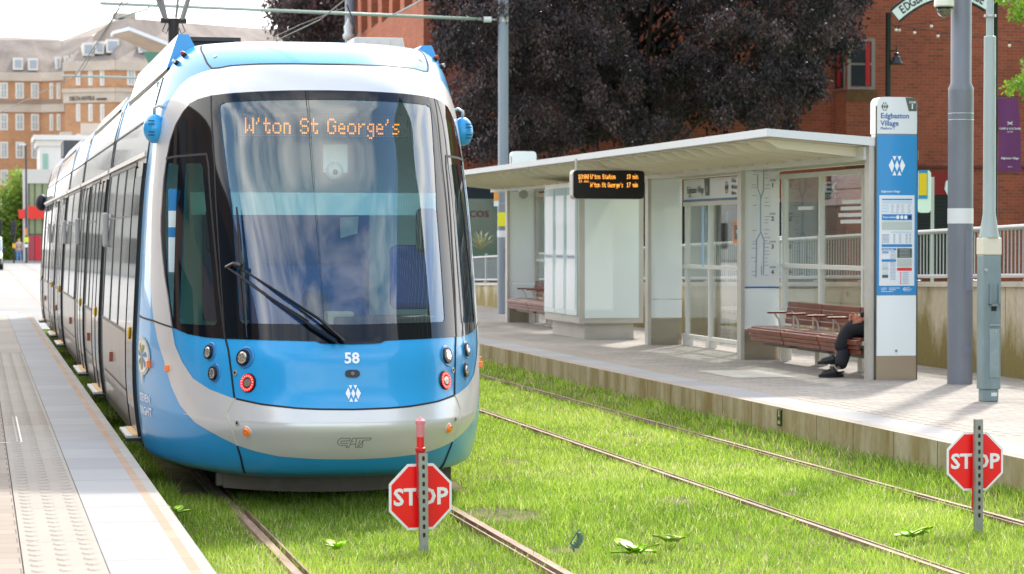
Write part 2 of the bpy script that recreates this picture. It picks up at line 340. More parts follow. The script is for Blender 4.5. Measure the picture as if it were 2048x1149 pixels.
# pale mottled paving patch on right platform
pp = MB(); c0 = az(1480, 748, PZ + .004)
pp.poly([(c0.x - .3, c0.y - .75, PZ + .004), (c0.x + .45, c0.y - .75, PZ + .004), (c0.x + .45, c0.y + .75, PZ + .004), (c0.x - .3, c0.y + .75, PZ + .004)])
pp.build('pale_paving_patch', mat('paving_pale_mottle', '#c2bcb2', .8, var=.2, vscale=8))['kind'] = 'structure'

# rails ----------------------------------------------------------
m_rail = mat('rusty_rail', '#9a8170', .6, metal=.2, var=.5, vscale=3, c2='#74563f', aniso=(6, .8, 6), bump=.2)
m_groove = mat('rail_groove_rust', '#8a4a25', .8, var=.5, vscale=8, c2='#532a14')
m_haunch = mat('rail_haunch', '#94866f', .95, var=.35, vscale=4, c2='#6f6038', bump=.4)
def rail(x, s, label, yend):
    """x gauge line, s=+1 groove lies to the right of the gauge line"""
    b = MB()
    for k, (a, c, z0, z1) in enumerate([(-.055, 0, -.1, -.006), (0, .04, -.1, -.045), (.04, .053, -.1, -.01), (-.085, -.055, -.1, -.03)]):
        thin = .68 if x > 5 else 1.0; xa, xb = sorted((x + s * a * (thin if a < 0 else 1), x + s * c * (thin if c < 0 else 1))); b.mat([0, 1, 0, 2][k]); b.bb(xa, xb, 5, yend, z0, z1)
    o = b.build('tram_rail', [m_rail, m_groove, m_haunch]); return tag(o, label, 'rail', 'tram rails set in the grass')
RX = (1.823, 3.291, 5.52, 6.925)
rail(RX[0], 1, 'leftmost rusty grooved rail, running under the left side of the tram', 188)
rail(RX[1], -1, 'rusty grooved rail coming out beside the near stop sign, right rail under the tram', 188)
rail(RX[2], 1, 'third rail from the left, the nearer one of the empty track in the grass', 120)
rail(RX[3], -1, 'rail of the empty track that lies nearest the shelter platform', 120)

# grass ----------------------------------------------------------
def grass_mat(name='grass_blades'):
    m = bpy.data.materials.new(name); m.use_nodes = True; nt = m.node_tree; nt.nodes.clear()
    at = N(nt.nodes, 'ShaderNodeAttribute', attribute_name='tone')
    rp = N(nt.nodes, 'ShaderNodeValToRGB'); e = rp.color_ramp.elements
    e[0].position = 0; e[0].color = (.13, .23, .02, 1); e[1].position = 1; e[1].color = (.8, .76, .5, 1)
    for p, c in ((.35, (.27, .46, .035)), (.7, (.44, .62, .07)), (.88, (.60, .69, .16))): x = e.new(p); x.color = (*c, 1)
    d = N(nt.nodes, 'ShaderNodeBsdfPrincipled'); d.inputs['Roughness'].default_value = .42; d.inputs['Specular IOR Level'].default_value = .5
    t = N(nt.nodes, 'ShaderNodeBsdfTranslucent'); mx = N(nt.nodes, 'ShaderNodeMixShader'); mx.inputs[0].default_value = .55; o = N(nt.nodes, 'ShaderNodeOutputMaterial')
    nt.links.new(at.outputs['Fac'], rp.inputs[0]); nt.links.new(rp.outputs[0], d.inputs['Base Color']); nt.links.new(rp.outputs[0], t.inputs[0])
    nt.links.new(d.outputs[0], mx.inputs[1]); nt.links.new(t.outputs[0], mx.inputs[2]); nt.links.new(mx.outputs[0], o.inputs[0]); return m
def vnoise(x, y, s, seed):
    r = np.random.default_rng(seed); g = r.random((64, 64)); X = (x / s) % 63; Y = (y / s) % 63
    i = X.astype(int); j = Y.astype(int); fx = X - i; fy = Y - j; fx = fx * fx * (3 - 2 * fx); fy = fy * fy * (3 - 2 * fy)
    i1 = (i + 1) % 64; j1 = (j + 1) % 64
    return (g[i, j] * (1 - fx) + g[i1, j] * fx) * (1 - fy) + (g[i, j1] * (1 - fx) + g[i1, j1] * fx) * fy
def blades(x, y, L, W, tone, lean, zb):
    n = len(x); th = RNG.random(n) * 2 * np.pi; la = RNG.random(n) * 2 * np.pi
    dx, dy = np.cos(th) * W / 2, np.sin(th) * W / 2; lx, ly = np.cos(la) * lean * L, np.sin(la) * lean * L
    h = L * np.sqrt(np.maximum(.08, 1 - lean ** 2)); V = np.empty((n, 5, 3), np.float32)
    V[:, 0] = np.stack([x - dx, y - dy, zb], 1); V[:, 1] = np.stack([x + dx, y + dy, zb], 1)
    V[:, 2] = np.stack([x + dx * .8 + lx * .35, y + dy * .8 + ly * .35, zb + h * .6], 1); V[:, 3] = np.stack([x - dx * .8 + lx * .35, y - dy * .8 + ly * .35, zb + h * .6], 1)
    V[:, 4] = np.stack([x + lx, y + ly, zb + h], 1)
    return V, tone
def blade_mesh(name, V, tone, material):
    n = len(V); me = bpy.data.meshes.new(name); me.vertices.add(n * 5); me.vertices.foreach_set('co', V.reshape(-1))
    base = (np.arange(n) * 5)[:, None]; li = np.concatenate([base + [0, 1, 2, 3], base + [3, 2, 4]], 1).reshape(-1).astype(np.int32)
    me.loops.add(n * 7); me.loops.foreach_set('vertex_index', li)
    ls = np.concatenate([np.arange(n)[:, None] * 7, np.arange(n)[:, None] * 7 + 4], 1).reshape(-1).astype(np.int32)
    me.polygons.add(n * 2); me.polygons.foreach_set('loop_start', ls)
    a = me.attributes.new('tone', 'FLOAT', 'POINT'); a.data.foreach_set('value', np.repeat(tone, 5).astype(np.float32))
    me.materials.append(material); me.update(calc_edges=True); me.validate(); return me
def scatter(xr, yr, dens):
    n = int((xr[1] - xr[0]) * (yr[1] - yr[0]) * dens); return RNG.uniform(*xr, n), RNG.uniform(*yr, n)
parts = []
for (xr, yr, dens) in (((1.12, 7.35), (11.8, 19), 3000), ((1.12, 7.35), (19, 26), 1700), ((1.12, 7.35), (26, 36), 800), ((1.12, 7.35), (36, 51), 420)):
    x, y = scatter(xr, yr, dens)
    # only what could be seen from near the photo's place, and not deep under the tram
    ok = (x > -.9 + .0 * y) & ~((x > 1.5) & (x < 3.75) & (y > 18.2)) & (x < (y + 6) * .475)
    for i, r in enumerate(RX):
        s = 1 if i % 2 == 0 else -1; lo, hi = sorted((r - s * (.06 if i < 2 else .035) + (vnoise(x, y, .2, 7 + i) - .5) * .05, r + s * .055 + (vnoise(x, y, .2, 17 + i) - .5) * .05)) if False else (np.minimum(r - s * .055, r + s * .05) + (vnoise(x, y, .2, 7 + i) - .25) * .07, np.maximum(r - s * .055, r + s * .05) - (vnoise(x, y, .2, 17 + i) - .25) * .07); ok &= ~((x > lo) & (x < hi))
    # bare worn patches
    for (bx, by, br) in ((3.62, 16.6, .3), (5.1, 17.2, .16), (6.35, 22.8, .2), (4.6, 20.5, .14), (3.6, 14.6, .12), (6.1, 17.5, .12)): ok &= ~((((x - bx) / br) ** 2 + ((y - by) / (br * 1.6)) ** 2 < 1) & (RNG.random(len(x)) < .86))
    x, y = x[ok], y[ok]; n = len(x)
    n1 = vnoise(x, y, .45, 1); n2 = vnoise(x, y, .12, 2); n3 = vnoise(x, y, 1.6, 3)
    edgeb = np.exp(-np.minimum(np.abs(x - 7.36), np.abs(x - 1.12)) / .22)
    L = (.028 + .032 * n1 + .02 * n2 + .04 * edgeb) * (.55 + .75 * RNG.random(n)); long = RNG.random(n) < .012; L[long] *= 2.1
    W = .0047 * (y / 15) * (.7 + .6 * RNG.random(n)); W[long] *= .6
    tone = np.clip(.21 + .5 * n3 + .3 * (n1 - .5) + .25 * RNG.normal(size=n) - .12 * edgeb, 0, .85)
    dry = RNG.random(n) < .05 + .10 * (n2 > .7) + .12 * (n3 > .75); tone[dry] = .85 + .15 * RNG.random(dry.sum()); tone[long] = .55 + .4 * RNG.random(long.sum())
    parts.append(blades(x, y, L, W, tone, np.clip(.25 + .5 * RNG.random(n), 0, .9), -.046 + .11 * np.clip((x - 7.0) / .3, 0, 1)))
V = np.concatenate([p[0] for p in parts]); T = np.concatenate([p[1] for p in parts])
gr = link('grass', blade_mesh('grass', V, T, grass_mat())); gr['kind'] = 'stuff'


# ================================================================ THE TRAM
XC = 2.557
PROF = [(.22, 1.2, 16.95), (.265, 1.262, 16.74), (.36, 1.285, 16.62), (.50, 1.303, 16.52), (.62, 1.315, 16.47), (.66, 1.318, 16.485), (.84, 1.325, 16.56), (1.09, 1.325, 16.62), (1.2, 1.32, 16.67),
        (1.6, 1.30, 16.85), (2.23, 1.262, 17.17), (2.6, 1.222, 17.38), (2.9, 1.18, 17.55), (3.1, 1.13, 17.70), (3.24, 1.085, 17.86),
        (3.33, 1.03, 18.03), (3.39, .96, 18.22), (3.44, .86, 18.5), (3.465, .72, 18.9), (3.48, .45, 19.4), (3.485, 0.0, 20.0)]
YEND = 18.9
def pchip(xs, ys):
    xs = np.array(xs, float); ys = np.array(ys, float); h = np.diff(xs); d = np.diff(ys) / h; m = np.zeros(len(xs))
    for i in range(1, len(xs) - 1):
        if d[i - 1] * d[i] > 0: w1 = 2 * h[i] + h[i - 1]; w2 = h[i] + 2 * h[i - 1]; m[i] = (w1 + w2) / (w1 / d[i - 1] + w2 / d[i])
    m[0] = d[0]; m[-1] = d[-1]
    def f(x):
        x = np.clip(x, xs[0], xs[-1]); i = np.clip(np.searchsorted(xs, x) - 1, 0, len(xs) - 2); t = (x - xs[i]) / h[i]
        return ((2 * t ** 3 - 3 * t ** 2 + 1) * ys[i] + (t ** 3 - 2 * t ** 2 + t) * h[i] * m[i] + (-2 * t ** 3 + 3 * t ** 2) * ys[i + 1] + (t ** 3 - t ** 2) * h[i] * m[i + 1])
    return f
_t = [0]
for i in range(1, len(PROF)): _t.append(_t[-1] + math.dist(PROF[i], PROF[i - 1]) * (1 if PROF[i][0] < 3.4 else .8))
TMAX = _t[-1]; fz = pchip(_t, [p[0] for p in PROF]); fw = pchip(_t, [p[1] for p in PROF]); fy = pchip(_t, [p[2] for p in PROF])
_tt = np.linspace(0, TMAX, 2000); _zz = fz(_tt)
def t_of_z(z): return float(np.interp(z, _zz, _tt))
def S(s, t):
    s = np.asarray(s, float); t = np.asarray(t, float); z = fz(t); w = fw(t); yn = fy(t); yend = np.maximum(YEND, yn + .6); L = yend - yn
    h = np.sin(np.clip(np.abs(s), 0, 1) * np.pi / 2)
    x = w * np.sign(s) * h; y = yend - L * np.maximum(0, 1 - h ** 3) ** (1 / 1.43) + np.maximum(np.abs(s) - 1, 0) * 2.0
    return np.stack([XC + x, y, z], -1)
def SN(s, t, e=2e-3):
    tt = np.clip(t, e, TMAX - .01); a = S(s + e, tt) - S(s - e, tt); b = S(s, tt + e) - S(s, tt - e); n = np.cross(a, b)
    return n / np.maximum(1e-9, np.linalg.norm(n, axis=-1, keepdims=True))
def s_of_y(y): return -(1 + (y - YEND) / 2)
# pixel -> (s, t)
_gs, _gt = np.meshgrid(np.linspace(-1.9, 1.2, 260), np.linspace(0, TMAX * .985, 220), indexing='ij')
_P = S(_gs, _gt); _d = _P - np.array(_C); _W = _d @ np.array(_F); _GU = 1024 + FPX * (_d @ np.array(_R)) / _W; _GV = 574.5 - FPX * (_d @ np.array(_U)) / _W
_fac = (SN(_gs, _gt) * _d).sum(-1) < 0
def inv(u, v):
    e = (_GU - u) ** 2 + (_GV - v) ** 2 + np.where(_fac, 0, 1e7); i = np.unravel_index(np.argmin(e), e.shape); s, t = float(_gs[i]), float(_gt[i])
    for _ in range(12):
        p = px(S(s, t)); h = 1e-4; ps = px(S(s + h, t)); pt = px(S(s, min(t + h, TMAX)))
        J = np.array([[(ps[0] - p[0]) / h, (pt[0] - p[0]) / h], [(ps[1] - p[1]) / h, (pt[1] - p[1]) / h]])
        try: d = np.linalg.solve(J, [u - p[0], v - p[1]])
        except Exception: break
        d = np.clip(d, -.05, .05); s += d[0]; t = min(max(t + d[1], 0), TMAX * .99)
    return s, t
def invs(pts): return [((0.0 if len(p) > 2 else None), p) for p in pts]
def dom(pts):
    out = []
    for p in pts:
        s, t = inv(p[0], p[1]); out.append((0.0 if len(p) > 2 else s, t))
    return out
def inpoly(P, poly):
    x, y = P[:, 0], P[:, 1]; c = np.zeros(len(P), bool); q = np.array(poly); n = len(q)
    for i in range(n):
        x0, y0 = q[i]; x1, y1 = q[(i + 1) % n]
        if y0 == y1: continue
        k = ((y0 > y) != (y1 > y)) & (x < (x1 - x0) * (y - y0) / (y1 - y0) + x0); c ^= k
    return c
def resample(poly, step):
    out = []; n = len(poly)
    for i in range(n):
        a, b = np.array(poly[i]), np.array(poly[(i + 1) % n]); k = max(1, int(np.ceil(np.linalg.norm((b - a) * (1.7, 1)) / step)))
        for j in range(k): out.append(tuple(a + (b - a) * j / k))
    return out
def chaikin(pts, it=2, closed=False):
    for _ in range(it):
        o = [] if closed else [pts[0]]; n = len(pts)
        for i in range(n if closed else n - 1):
            a, b = pts[i], pts[(i + 1) % n]; o += [(a[0] * .75 + b[0] * .25, a[1] * .75 + b[1] * .25), (a[0] * .25 + b[0] * .75, a[1] * .25 + b[1] * .75)]
        if not closed: o.append(pts[-1])
        pts = o
    return pts
def patch(name, polys, m, parent, off=.003, holes=(), step=.045, both=True, smooth=True):
    """a region of the cab skin: polygons in (s,t), mirrored to the other side, laid on the surface"""
    Vv = []; Nn = []; Ff = []
    plist = list(polys); hl = list(holes)
    if both: plist += [[(-s, t) for s, t in p] for p in polys]; hl += [[(-s, t) for s, t in h] for h in holes]
    for poly in plist:
        pr = resample(poly, step); rings = [pr]; a = np.array(poly); lo, hi = a.min(0), a.max(0)
        hs = [h for h in hl if (np.array(h).min(0) < hi + .01).all() and (np.array(h).max(0) > lo - .01).all()]
        rings += [resample(h, step) for h in hs]
        gs = np.arange(lo[0], hi[0], step / 1.7); gt = np.arange(lo[1], hi[1], step); G = np.stack(np.meshgrid(gs, gt, indexing='ij'), -1).reshape(-1, 2) + 1e-4
        G = G[inpoly(G, poly)]
        for h in hs: G = G[~inpoly(G, h)]
        bd = np.array([q for r_ in rings for q in r_])
        if len(G):
            k = np.ones(len(G), bool)
            for i in range(0, len(G), 400):
                dd = (((G[i:i + 400, None] - bd[None]) * (1.7, 1)) ** 2).sum(-1).min(1); k[i:i + 400] = dd > (step * .45) ** 2
            G = G[k]
        pts = []; ed = []
        for r_ in rings:
            n0 = len(pts); pts += r_; ed += [(n0 + i, n0 + (i + 1) % len(r_)) for i in range(len(r_))]
        pts += [tuple(g) for g in G]
        vo, eo, fo, *_ = delaunay_2d_cdt([Vector((p[0] * 1.7, p[1])) for p in pts], ed, [], 0, 1e-6)
        q = np.array([(v.x / 1.7, v.y) for v in vo]); f = np.array([tuple(x) for x in fo]); c = q[f].mean(1); k = inpoly(c, poly)
        for h in hs: k &= ~inpoly(c, h)
        f = f[k]; used = np.unique(f); mp = -np.ones(len(q), int); mp[used] = np.arange(len(used)); q = q[used]; f = mp[f]
        n = SN(q[:, 0], q[:, 1]); P = S(q[:, 0], q[:, 1]) + n * off; base = sum(len(x) for x in Vv); Vv.append(P); Nn.append(n)
        cr = ((q[f[:, 1]] - q[f[:, 0]])[:, 0] * (q[f[:, 2]] - q[f[:, 0]])[:, 1] - (q[f[:, 1]] - q[f[:, 0]])[:, 1] * (q[f[:, 2]] - q[f[:, 0]])[:, 0]); f[cr < 0] = f[cr < 0][:, ::-1]
        Ff.append(f + base)
    P = np.concatenate(Vv); n = np.concatenate(Nn); f = np.concatenate(Ff); w = np.array(wloc(parent)); me = bpy.data.meshes.new(name)
    me.from_pydata((P - w).tolist(), [], f.tolist()); me.materials.append(m); me.polygons.foreach_set('use_smooth', [True] * len(f)); me.update()
    me.normals_split_custom_set_from_vertices(n.tolist()); return link(name, me, parent)
def ribbon(name, path, width, m, parent, off=.006, both=True, domain=False, mb=None, colr=0):
    own = mb is None
    if own and both: ribbon(name, path, width, m, parent, off, False, domain); both = 'flip'
    mb = mb or MB(); pd = path if domain else dom(path); pd = resample_open(pd, .04)
    for sg in ((-1,) if both == 'flip' else (1, -1) if both else (1,)):
        q = np.array([(s * sg, t) for s, t in pd]); P = S(q[:, 0], q[:, 1]); n = SN(q[:, 0], q[:, 1]); d = np.gradient(P, axis=0)
        d /= np.linalg.norm(d, axis=1, keepdims=True) + 1e-9; c = np.cross(n, d); A = P + c * width / 2 + n * off; B = P - c * width / 2 + n * off; k = len(P)
        C2 = P + c * width / 2 - n * .01; D2 = P - c * width / 2 - n * .01
        mb.add([*A, *B, *C2, *D2], [(i, i + 1, k + i + 1, k + i) for i in range(k - 1)] + [(i, 2 * k + i, 2 * k + i + 1, i + 1) for i in range(k - 1)] + [(k + i, k + i + 1, 3 * k + i + 1, 3 * k + i) for i in range(k - 1)])
    return mb.build(name, m, parent) if own else mb
def resample_open(p, step):
    out = []
    for i in range(len(p) - 1):
        a, b = np.array(p[i]), np.array(p[i + 1]); k = max(1, int(np.ceil(np.linalg.norm((b - a) * (1.7, 1)) / step)))
        for j in range(k): out.append(tuple(a + (b - a) * j / k))
    out.append(tuple(p[-1])); return out
def frame(s, t, off=0):
    p = Vector(S(s, t)); n = Vector(SN(s, t)); ex = Vector((0, 0, 1)).cross(-n).normalized() * -1
    ex = Vector((1, 0, 0)) - n * n.x; ex.normalize(); ey = n.cross(ex) * (-1 if n.cross(ex).z < 0 else 1); return p + n * off, ex, ey, n
def sz(z): return t_of_z(z)

M_blue = mat('tram_blue_paint', '#2b9fdb', .28, coat=.5, spec=.3, var=.07, vscale=1.3)
M_silver = mat('tram_silver_paint', '#d8d7d4', .32, metal=.25, coat=.5, var=.06, vscale=1.5)
M_roofwhite = mat('tram_roof_silver', '#c9c9c9', .2, metal=.5, coat=.6)
M_side = mat('tram_side_silver', '#8f887e', .34, metal=.5, coat=.3)
M_frit = mat('black_glass_surround', '#0c1016', .05, spec=.4, coat=0)
M_seam = mat('panel_gap_black', '#15171a', .6)
M_pale = mat('pale_sealant', '#c9c2b0', .7)
M_bellow = mat('gangway_rubber', '#2a2624', .8, bump=.4, bscale=20)
M_screen = glass('windscreen_glass', (.78, .96, .97), .12, .6)
M_qglass = glass('cab_side_glass', (.34, .56, .46), .07, .3)
M_swin = mat('saloon_window_glass', '#6b6c66', .08, spec=.6, coat=.3, metal=.2)
M_dwin = mat('door_glass', '#2a2e28', .06, spec=.6, coat=.2)
M_dark = mat('dark_underframe', '#625850', .7, var=.3, vscale=6, metal=.2)
M_alu = mat('anodised_trim', '#c9c3ba', .35, metal=.7)

tram = thing('tram', 'blue and silver tram standing at the left platform with its amber destination display lit', 'tram', (XC, 16.5, 0))
# --- outlines traced on the cab skin
arch_out = [(640, 131.5, 0), (593, 130.5), (515, 131), (459.7, 134), (422.6, 140), (400, 147), (378, 157), (361, 172), (348, 190), (337, 208), (330, 227), (322, 252), (315, 275), (310, 300), (307, 320), (302, 360), (299.5, 400), (298, 440), (298, 480), (299.5, 530), (303, 590), (308.6, 642), (316, 680.4), (328.7, 720.7), (343.3, 771.8), (361.6, 812), (390.9, 845), (427.4, 867), (475, 890.7), (507.9, 901.6), (559, 912.6), (632, 918), (701.7, 918.8, 0)]
band_in = [(705, 821, 0), (683.4, 821), (595.6, 818.3), (522.5, 810), (473, 799), (467.7, 797.4), (420, 779), (387, 757), (365.3, 724), (350.7, 690), (345, 655)]
win_in = [(345, 655), (336.6, 591), (330, 553), (325.5, 510), (322.5, 463), (323, 430), (324.3, 412), (328, 357), (333.6, 320), (341, 282.6), (352, 250), (367, 224), (380, 208), (396.7, 199), (422.6, 192), (459.7, 187.5), (515, 184), (593, 181.5), (647, 181.5, 0)]
win_bot = [(703, 686.5, 0), (640, 686.5), (630, 683.5), (595.6, 682.5), (522.5, 680.5), (467.7, 678.6), (449, 678.3), (413, 675.5), (376, 668.5), (345, 655)]
D_arch = dom(arch_out + band_in + win_in[1:]); D_surr = dom(win_bot + win_in[1:])
clear = dom([(647, 200, 0), (593, 200), (515, 202), (450, 206), (441, 211), (440.5, 220), (449, 300), (457, 360), (465, 412.5), (473, 530), (481, 640), (486, 647), (522, 648), (600, 649), (703, 650, 0)])
qwin = dom([(373, 327.6), (369.5, 400), (365, 520), (360, 640), (364, 648), (400, 650), (430, 651), (434.6, 645), (425, 540), (413, 420), (406, 335), (402, 327)])
qgap = dom([(338, 326), (358, 330), (354, 400), (350, 520), (348, 600), (347.6, 640), (341, 600), (335.5, 545), (331.5, 480), (331, 420), (333, 370)])
full_clear = clear + [(-s, t) for s, t in clear[::-1]][1:-1]
sB = s_of_y(24.45); T_BOT = 0.0
shell = [(0, 0), (sB, 0), (sB, TMAX * .995), (0, TMAX * .995)]
sCab = s_of_y(19.25)
inner = [(sCab, 0), (sB, 0), (sB, TMAX * .99), (sCab, TMAX * .99)]
cabshell = [(0, 0), (sCab, 0), (sCab, TMAX * .99), (0, TMAX * .99)]
body = patch('cab_shell', [cabshell], M_blue, tram, 0, [clear, qwin, qgap], step=.06)
o = patch('saloon_shell', [inner], M_roofwhite, tram, 0, step=.12)
arch = patch('silver_band', [D_arch], M_silver, tram, .004)
surr = patch('window_surround', [D_surr], M_frit, tram, .004, [clear, qwin, qgap])
patch('windscreen', [clear], M_screen, tram, .0)
patch('cab_side_window', [qwin], M_qglass, tram, .0, both=False); patch('cab_side_window', [[(-s_, t_) for s_, t_ in qwin]], M_qglass, tram, .0, both=False)
# bright edge line along the inside of the arch
ribbon('arch_trim', win_in[:13], .01, mat('chrome_trim', '#d8d8d8', .2, metal=.9), tram, .006)
ribbon('window_frame', [(333, 318), (350, 314), (380, 311.5), (414, 309), (418, 330), (430, 480), (440, 590), (451, 676)], .018, M_seam, tram, .007)
# panel gaps
g = MB()
for pth in ([(423, 192), (430, 330), (437.5, 480), (451, 676), (457, 700), (463, 745), (469.5, 797)], [(280, 632), (308, 642), (345, 655)], [(403, 93), (408, 112), (415, 128), (424, 138), (440, 137), (460, 133), (515, 129.5), (593, 128.5), (640, 129, 0)],
            [(475, 892), (482, 915), (490, 946)], [(705, 820, 0), (640, 819.5), (595.6, 817.5), (522.5, 809), (473, 798)]):
    ribbon('', pth, .013, None, None, .006, mb=g)
g.build('panel_gap', M_seam, tram)
ribbon('bumper_joint', [(469.5, 797), (461, 812), (453.8, 826.7), (462, 855), (475, 891)], .013, M_pale, tram, .007)
ribbon('gap', [(0, t_of_z(.645)), (-.62, t_of_z(.645))], .004, M_silver, tram, .004, domain=True).name = 'bumper_crease'
# windscreen bottom strip (wiper cowl notch)
cowl = dom([(703, 681.5, 0), (640, 681.5), (634, 684), (640, 687.5), (655, 689), (703, 689.5, 0)]); patch('wiper_cowl', [cowl], M_frit, tram, .009)
visor = None
# --- markings
def onskin(s0, t0, off=.006, sc=1.0):
    dS = np.linalg.norm(S(s0 + .01, t0) - S(s0 - .01, t0)) / .02; dT = np.linalg.norm(S(s0, t0 + .01) - S(s0, t0 - .01)) / .02
    return lambda x, y: Vector(S(s0 + x / dS, t0 + y / dT)) + Vector(SN(s0 + x / dS, t0 + y / dT)) * off
M_mark = mat('white_vinyl', '#f2f4f5', .4)
s_, t_ = inv(703, 718); b = MB(); text(b, '58', .108, (0, 0, 0), bold=.03, fn=onskin(0, t_)); b.build('fleet_number', M_mark, tram)
s_, t_ = inv(706, 788); b = MB(); logo(b, .13, (0, 0, 0), fn=onskin(0, t_)); b.build('operator_emblem', M_mark, tram)
# raised maker's letters, drawn as outlined strokes
s_, t_ = inv(708, 886); f = onskin(0, t_, .006); b = MB()
def stroke(pts, w=.007):
    for (x0, y0), (x1, y1) in zip(pts[:-1], pts[1:]):
        L = math.hypot(x1 - x0, y1 - y0) or 1; nx, ny = -(y1 - y0) / L * w / 2, (x1 - x0) / L * w / 2
        b.poly([f(x0 - nx, y0 - ny), f(x1 - nx, y1 - ny), f(x1 + nx, y1 + ny), f(x0 + nx, y0 + ny)])
q = .001
for pts in ([(-30, 40), (-75, 40), (-95, 44), (-110, 30), (-118, 10), (-110, -8), (-92, -18), (-45, -18)], [(-30, 20), (-88, 20), (-94, 10), (-88, -1), (-40, -1)], [(-45, -18), (-55, -36), (-35, -36), (-14, 40), (12, 40), (12, -36)], [(-26, -8), (8, -8)], [(12, 40), (118, 40), (112, 24), (62, 24), (52, 4), (34, -36), (12, -36)], [(-20, 14), (-6, 14)], [(40, 24), (26, -36)], [(62, 24), (58, -36), (40, -36)], [(-30, 40), (-34, 20)]):
    stroke([(x * q, y * q) for x, y in pts])
b.build('maker_lettering', mat('lettering_grey', '#8b8a86', .5), tram)
# --- lamps
M_lens = mat('headlamp_lens', '#b9b7ae', .06, metal=.6, coat=1); M_rim = mat('lamp_rim_black', '#14161a', .35); M_recess = mat('lamp_recess_blue', '#1f77b5', .3, coat=1)
M_ledred = mat('tail_lamp_red', '#e01218', .3, emit='#ff1008', es=.8); M_amber = mat('amber_lens', '#d96a06', .3, coat=.6, emit='#ff7a00', es=.1)
M_ledw = mat('tail_lamp_dots', '#ff8a78', .3, emit='#ff9a88', es=.7)
def disc(mb, c, ex, ey, n, r, depth=0, k=20, off=0, r2=None):
    c = c + n * off; r2 = r if r2 is None else r2
    v0 = [c + ex * (r * math.cos(2 * math.pi * i / k)) + ey * (r * math.sin(2 * math.pi * i / k)) for i in range(k)]
    v1 = [c + n * depth + ex * (r2 * math.cos(2 * math.pi * i / k)) + ey * (r2 * math.sin(2 * math.pi * i / k)) for i in range(k)]
    mb.add(v0 + v1, [(i, (i + 1) % k, k + (i + 1) % k, k + i) for i in range(k)] + [tuple(range(k, 2 * k))])
def ringd(mb, c, ex, ey, n, r0, r1, off, k=24):
    v = [c + n * off + (ex * math.cos(2 * math.pi * i / k) + ey * math.sin(2 * math.pi * i / k)) * r for r in (r0, r1) for i in range(k)]
    mb.add(v, [(i, (i + 1) % k, k + (i + 1) % k, k + i) for i in range(k)])
def lamp(name, u, v, r, kind):
    s, t = inv(u, v)
    for sg in (1, -1):
        c, ex, ey, n = frame(s * sg, t); b = MB()
        if kind == 'tail':
            disc(b.mat(0), c, ex, ey, n, r * 1.12, .012, r2=r * 1.05)
            ringd(b.mat(1), c, ex, ey, n, r * .98, r * .62, .016)
            for i in range(16):
                a = 2 * math.pi * i / 16; disc(b.mat(3), c + (ex * math.cos(a) + ey * math.sin(a)) * r * .8, ex, ey, n, r * .09, .002, k=6, off=.016)
            disc(b.mat(2), c, ex, ey, n, r * .55, .02, off=.0, r2=r * .45)
            o = b.build(name, [M_rim, M_ledred, M_lens, M_ledw], tram, smooth=False)
        elif kind == 'amber':
            disc(b.mat(0), c, ex, ey, n, r * 1.3, .006, r2=r * 1.2); disc(b.mat(1), c, ex, ey, n, r, .018, off=.004, r2=r * .8); disc(b.mat(0), c, ex, ey, n, r * .14, .004, off=.021, k=8)
            o = b.build(name, [M_silver, M_amber], tram)
        else:
            q0 = c - ex * (.02 * sg) * -1
            disc(b.mat(2), c + ex * (.014 * (1 if sg > 0 else 1)), ex, ey, n, r * 1.5, .004, r2=r * 1.42)
            disc(b.mat(0), c, ex, ey, n, r * 1.16, .02, r2=r * 1.08)
            disc(b.mat(1), c, ex, ey, n, r * .92, .006, off=.018, r2=r * .6)
            for i in range(6):
                a = 2 * math.pi * i / 6; disc(b.mat(3), c + (ex * math.cos(a) + ey * math.sin(a)) * r * .5, ex, ey, n, r * .14, .004, k=6, off=.022)
            o = b.build(name, [M_rim, M_lens, M_recess, mat('lamp_reflector', '#e8e6dd', .05, metal=1)], tram)
lamp('headlight', 487.8, 716.3, .052, 'head'); lamp('headlight', 419, 705, .046, 'head'); lamp('fog_light', 427.8, 747, .046, 'head')
lamp('tail_light', 497, 766.4, .062, 'tail'); lamp('indicator_light', 495, 864, .032, 'amber')
# front camera port and screws
s, t = inv(703, 748); c, ex, ey, n = frame(0, t); b = MB()
k = 20; outl = [c + ex * (.052 * (abs(math.cos(a)) ** .6) * np.sign(math.cos(a))) + ey * (.028 * (abs(math.sin(a)) ** .8) * np.sign(math.sin(a))) for a in [2 * math.pi * i / k for i in range(k)]]
b.prism([p + n * .004 for p in outl], n * .004); disc(b.mat(1), c, ex, ey, n, .014, .012, off=.006)
b.build('front_camera', [M_rim, mat('camera_lens', '#30323a', .05, coat=1)], tram)
for (u, v) in ((475.5, 846.5), (471, 746)):
    s, t = inv(u, v)
    for sg in (1, -1): c, ex, ey, n = frame(s * sg, t); b = MB(); disc(b, c, ex, ey, n, .02, .008); disc(b.mat(1), c, ex, ey, n, .009, .003, off=.008); b.build('fixing_bolt', [M_alu, M_rim], tram)
for (u, v) in ((620 / 2.695 + 200, 145 / 2.695 + 60),):
    s, t = inv(u, v)
    for sg in (1, -1): c, ex, ey, n = frame(s * sg, t); b = MB(); disc(b, c, ex, ey, n, .016, .006); b.build('fixing_bolt', M_alu, tram)
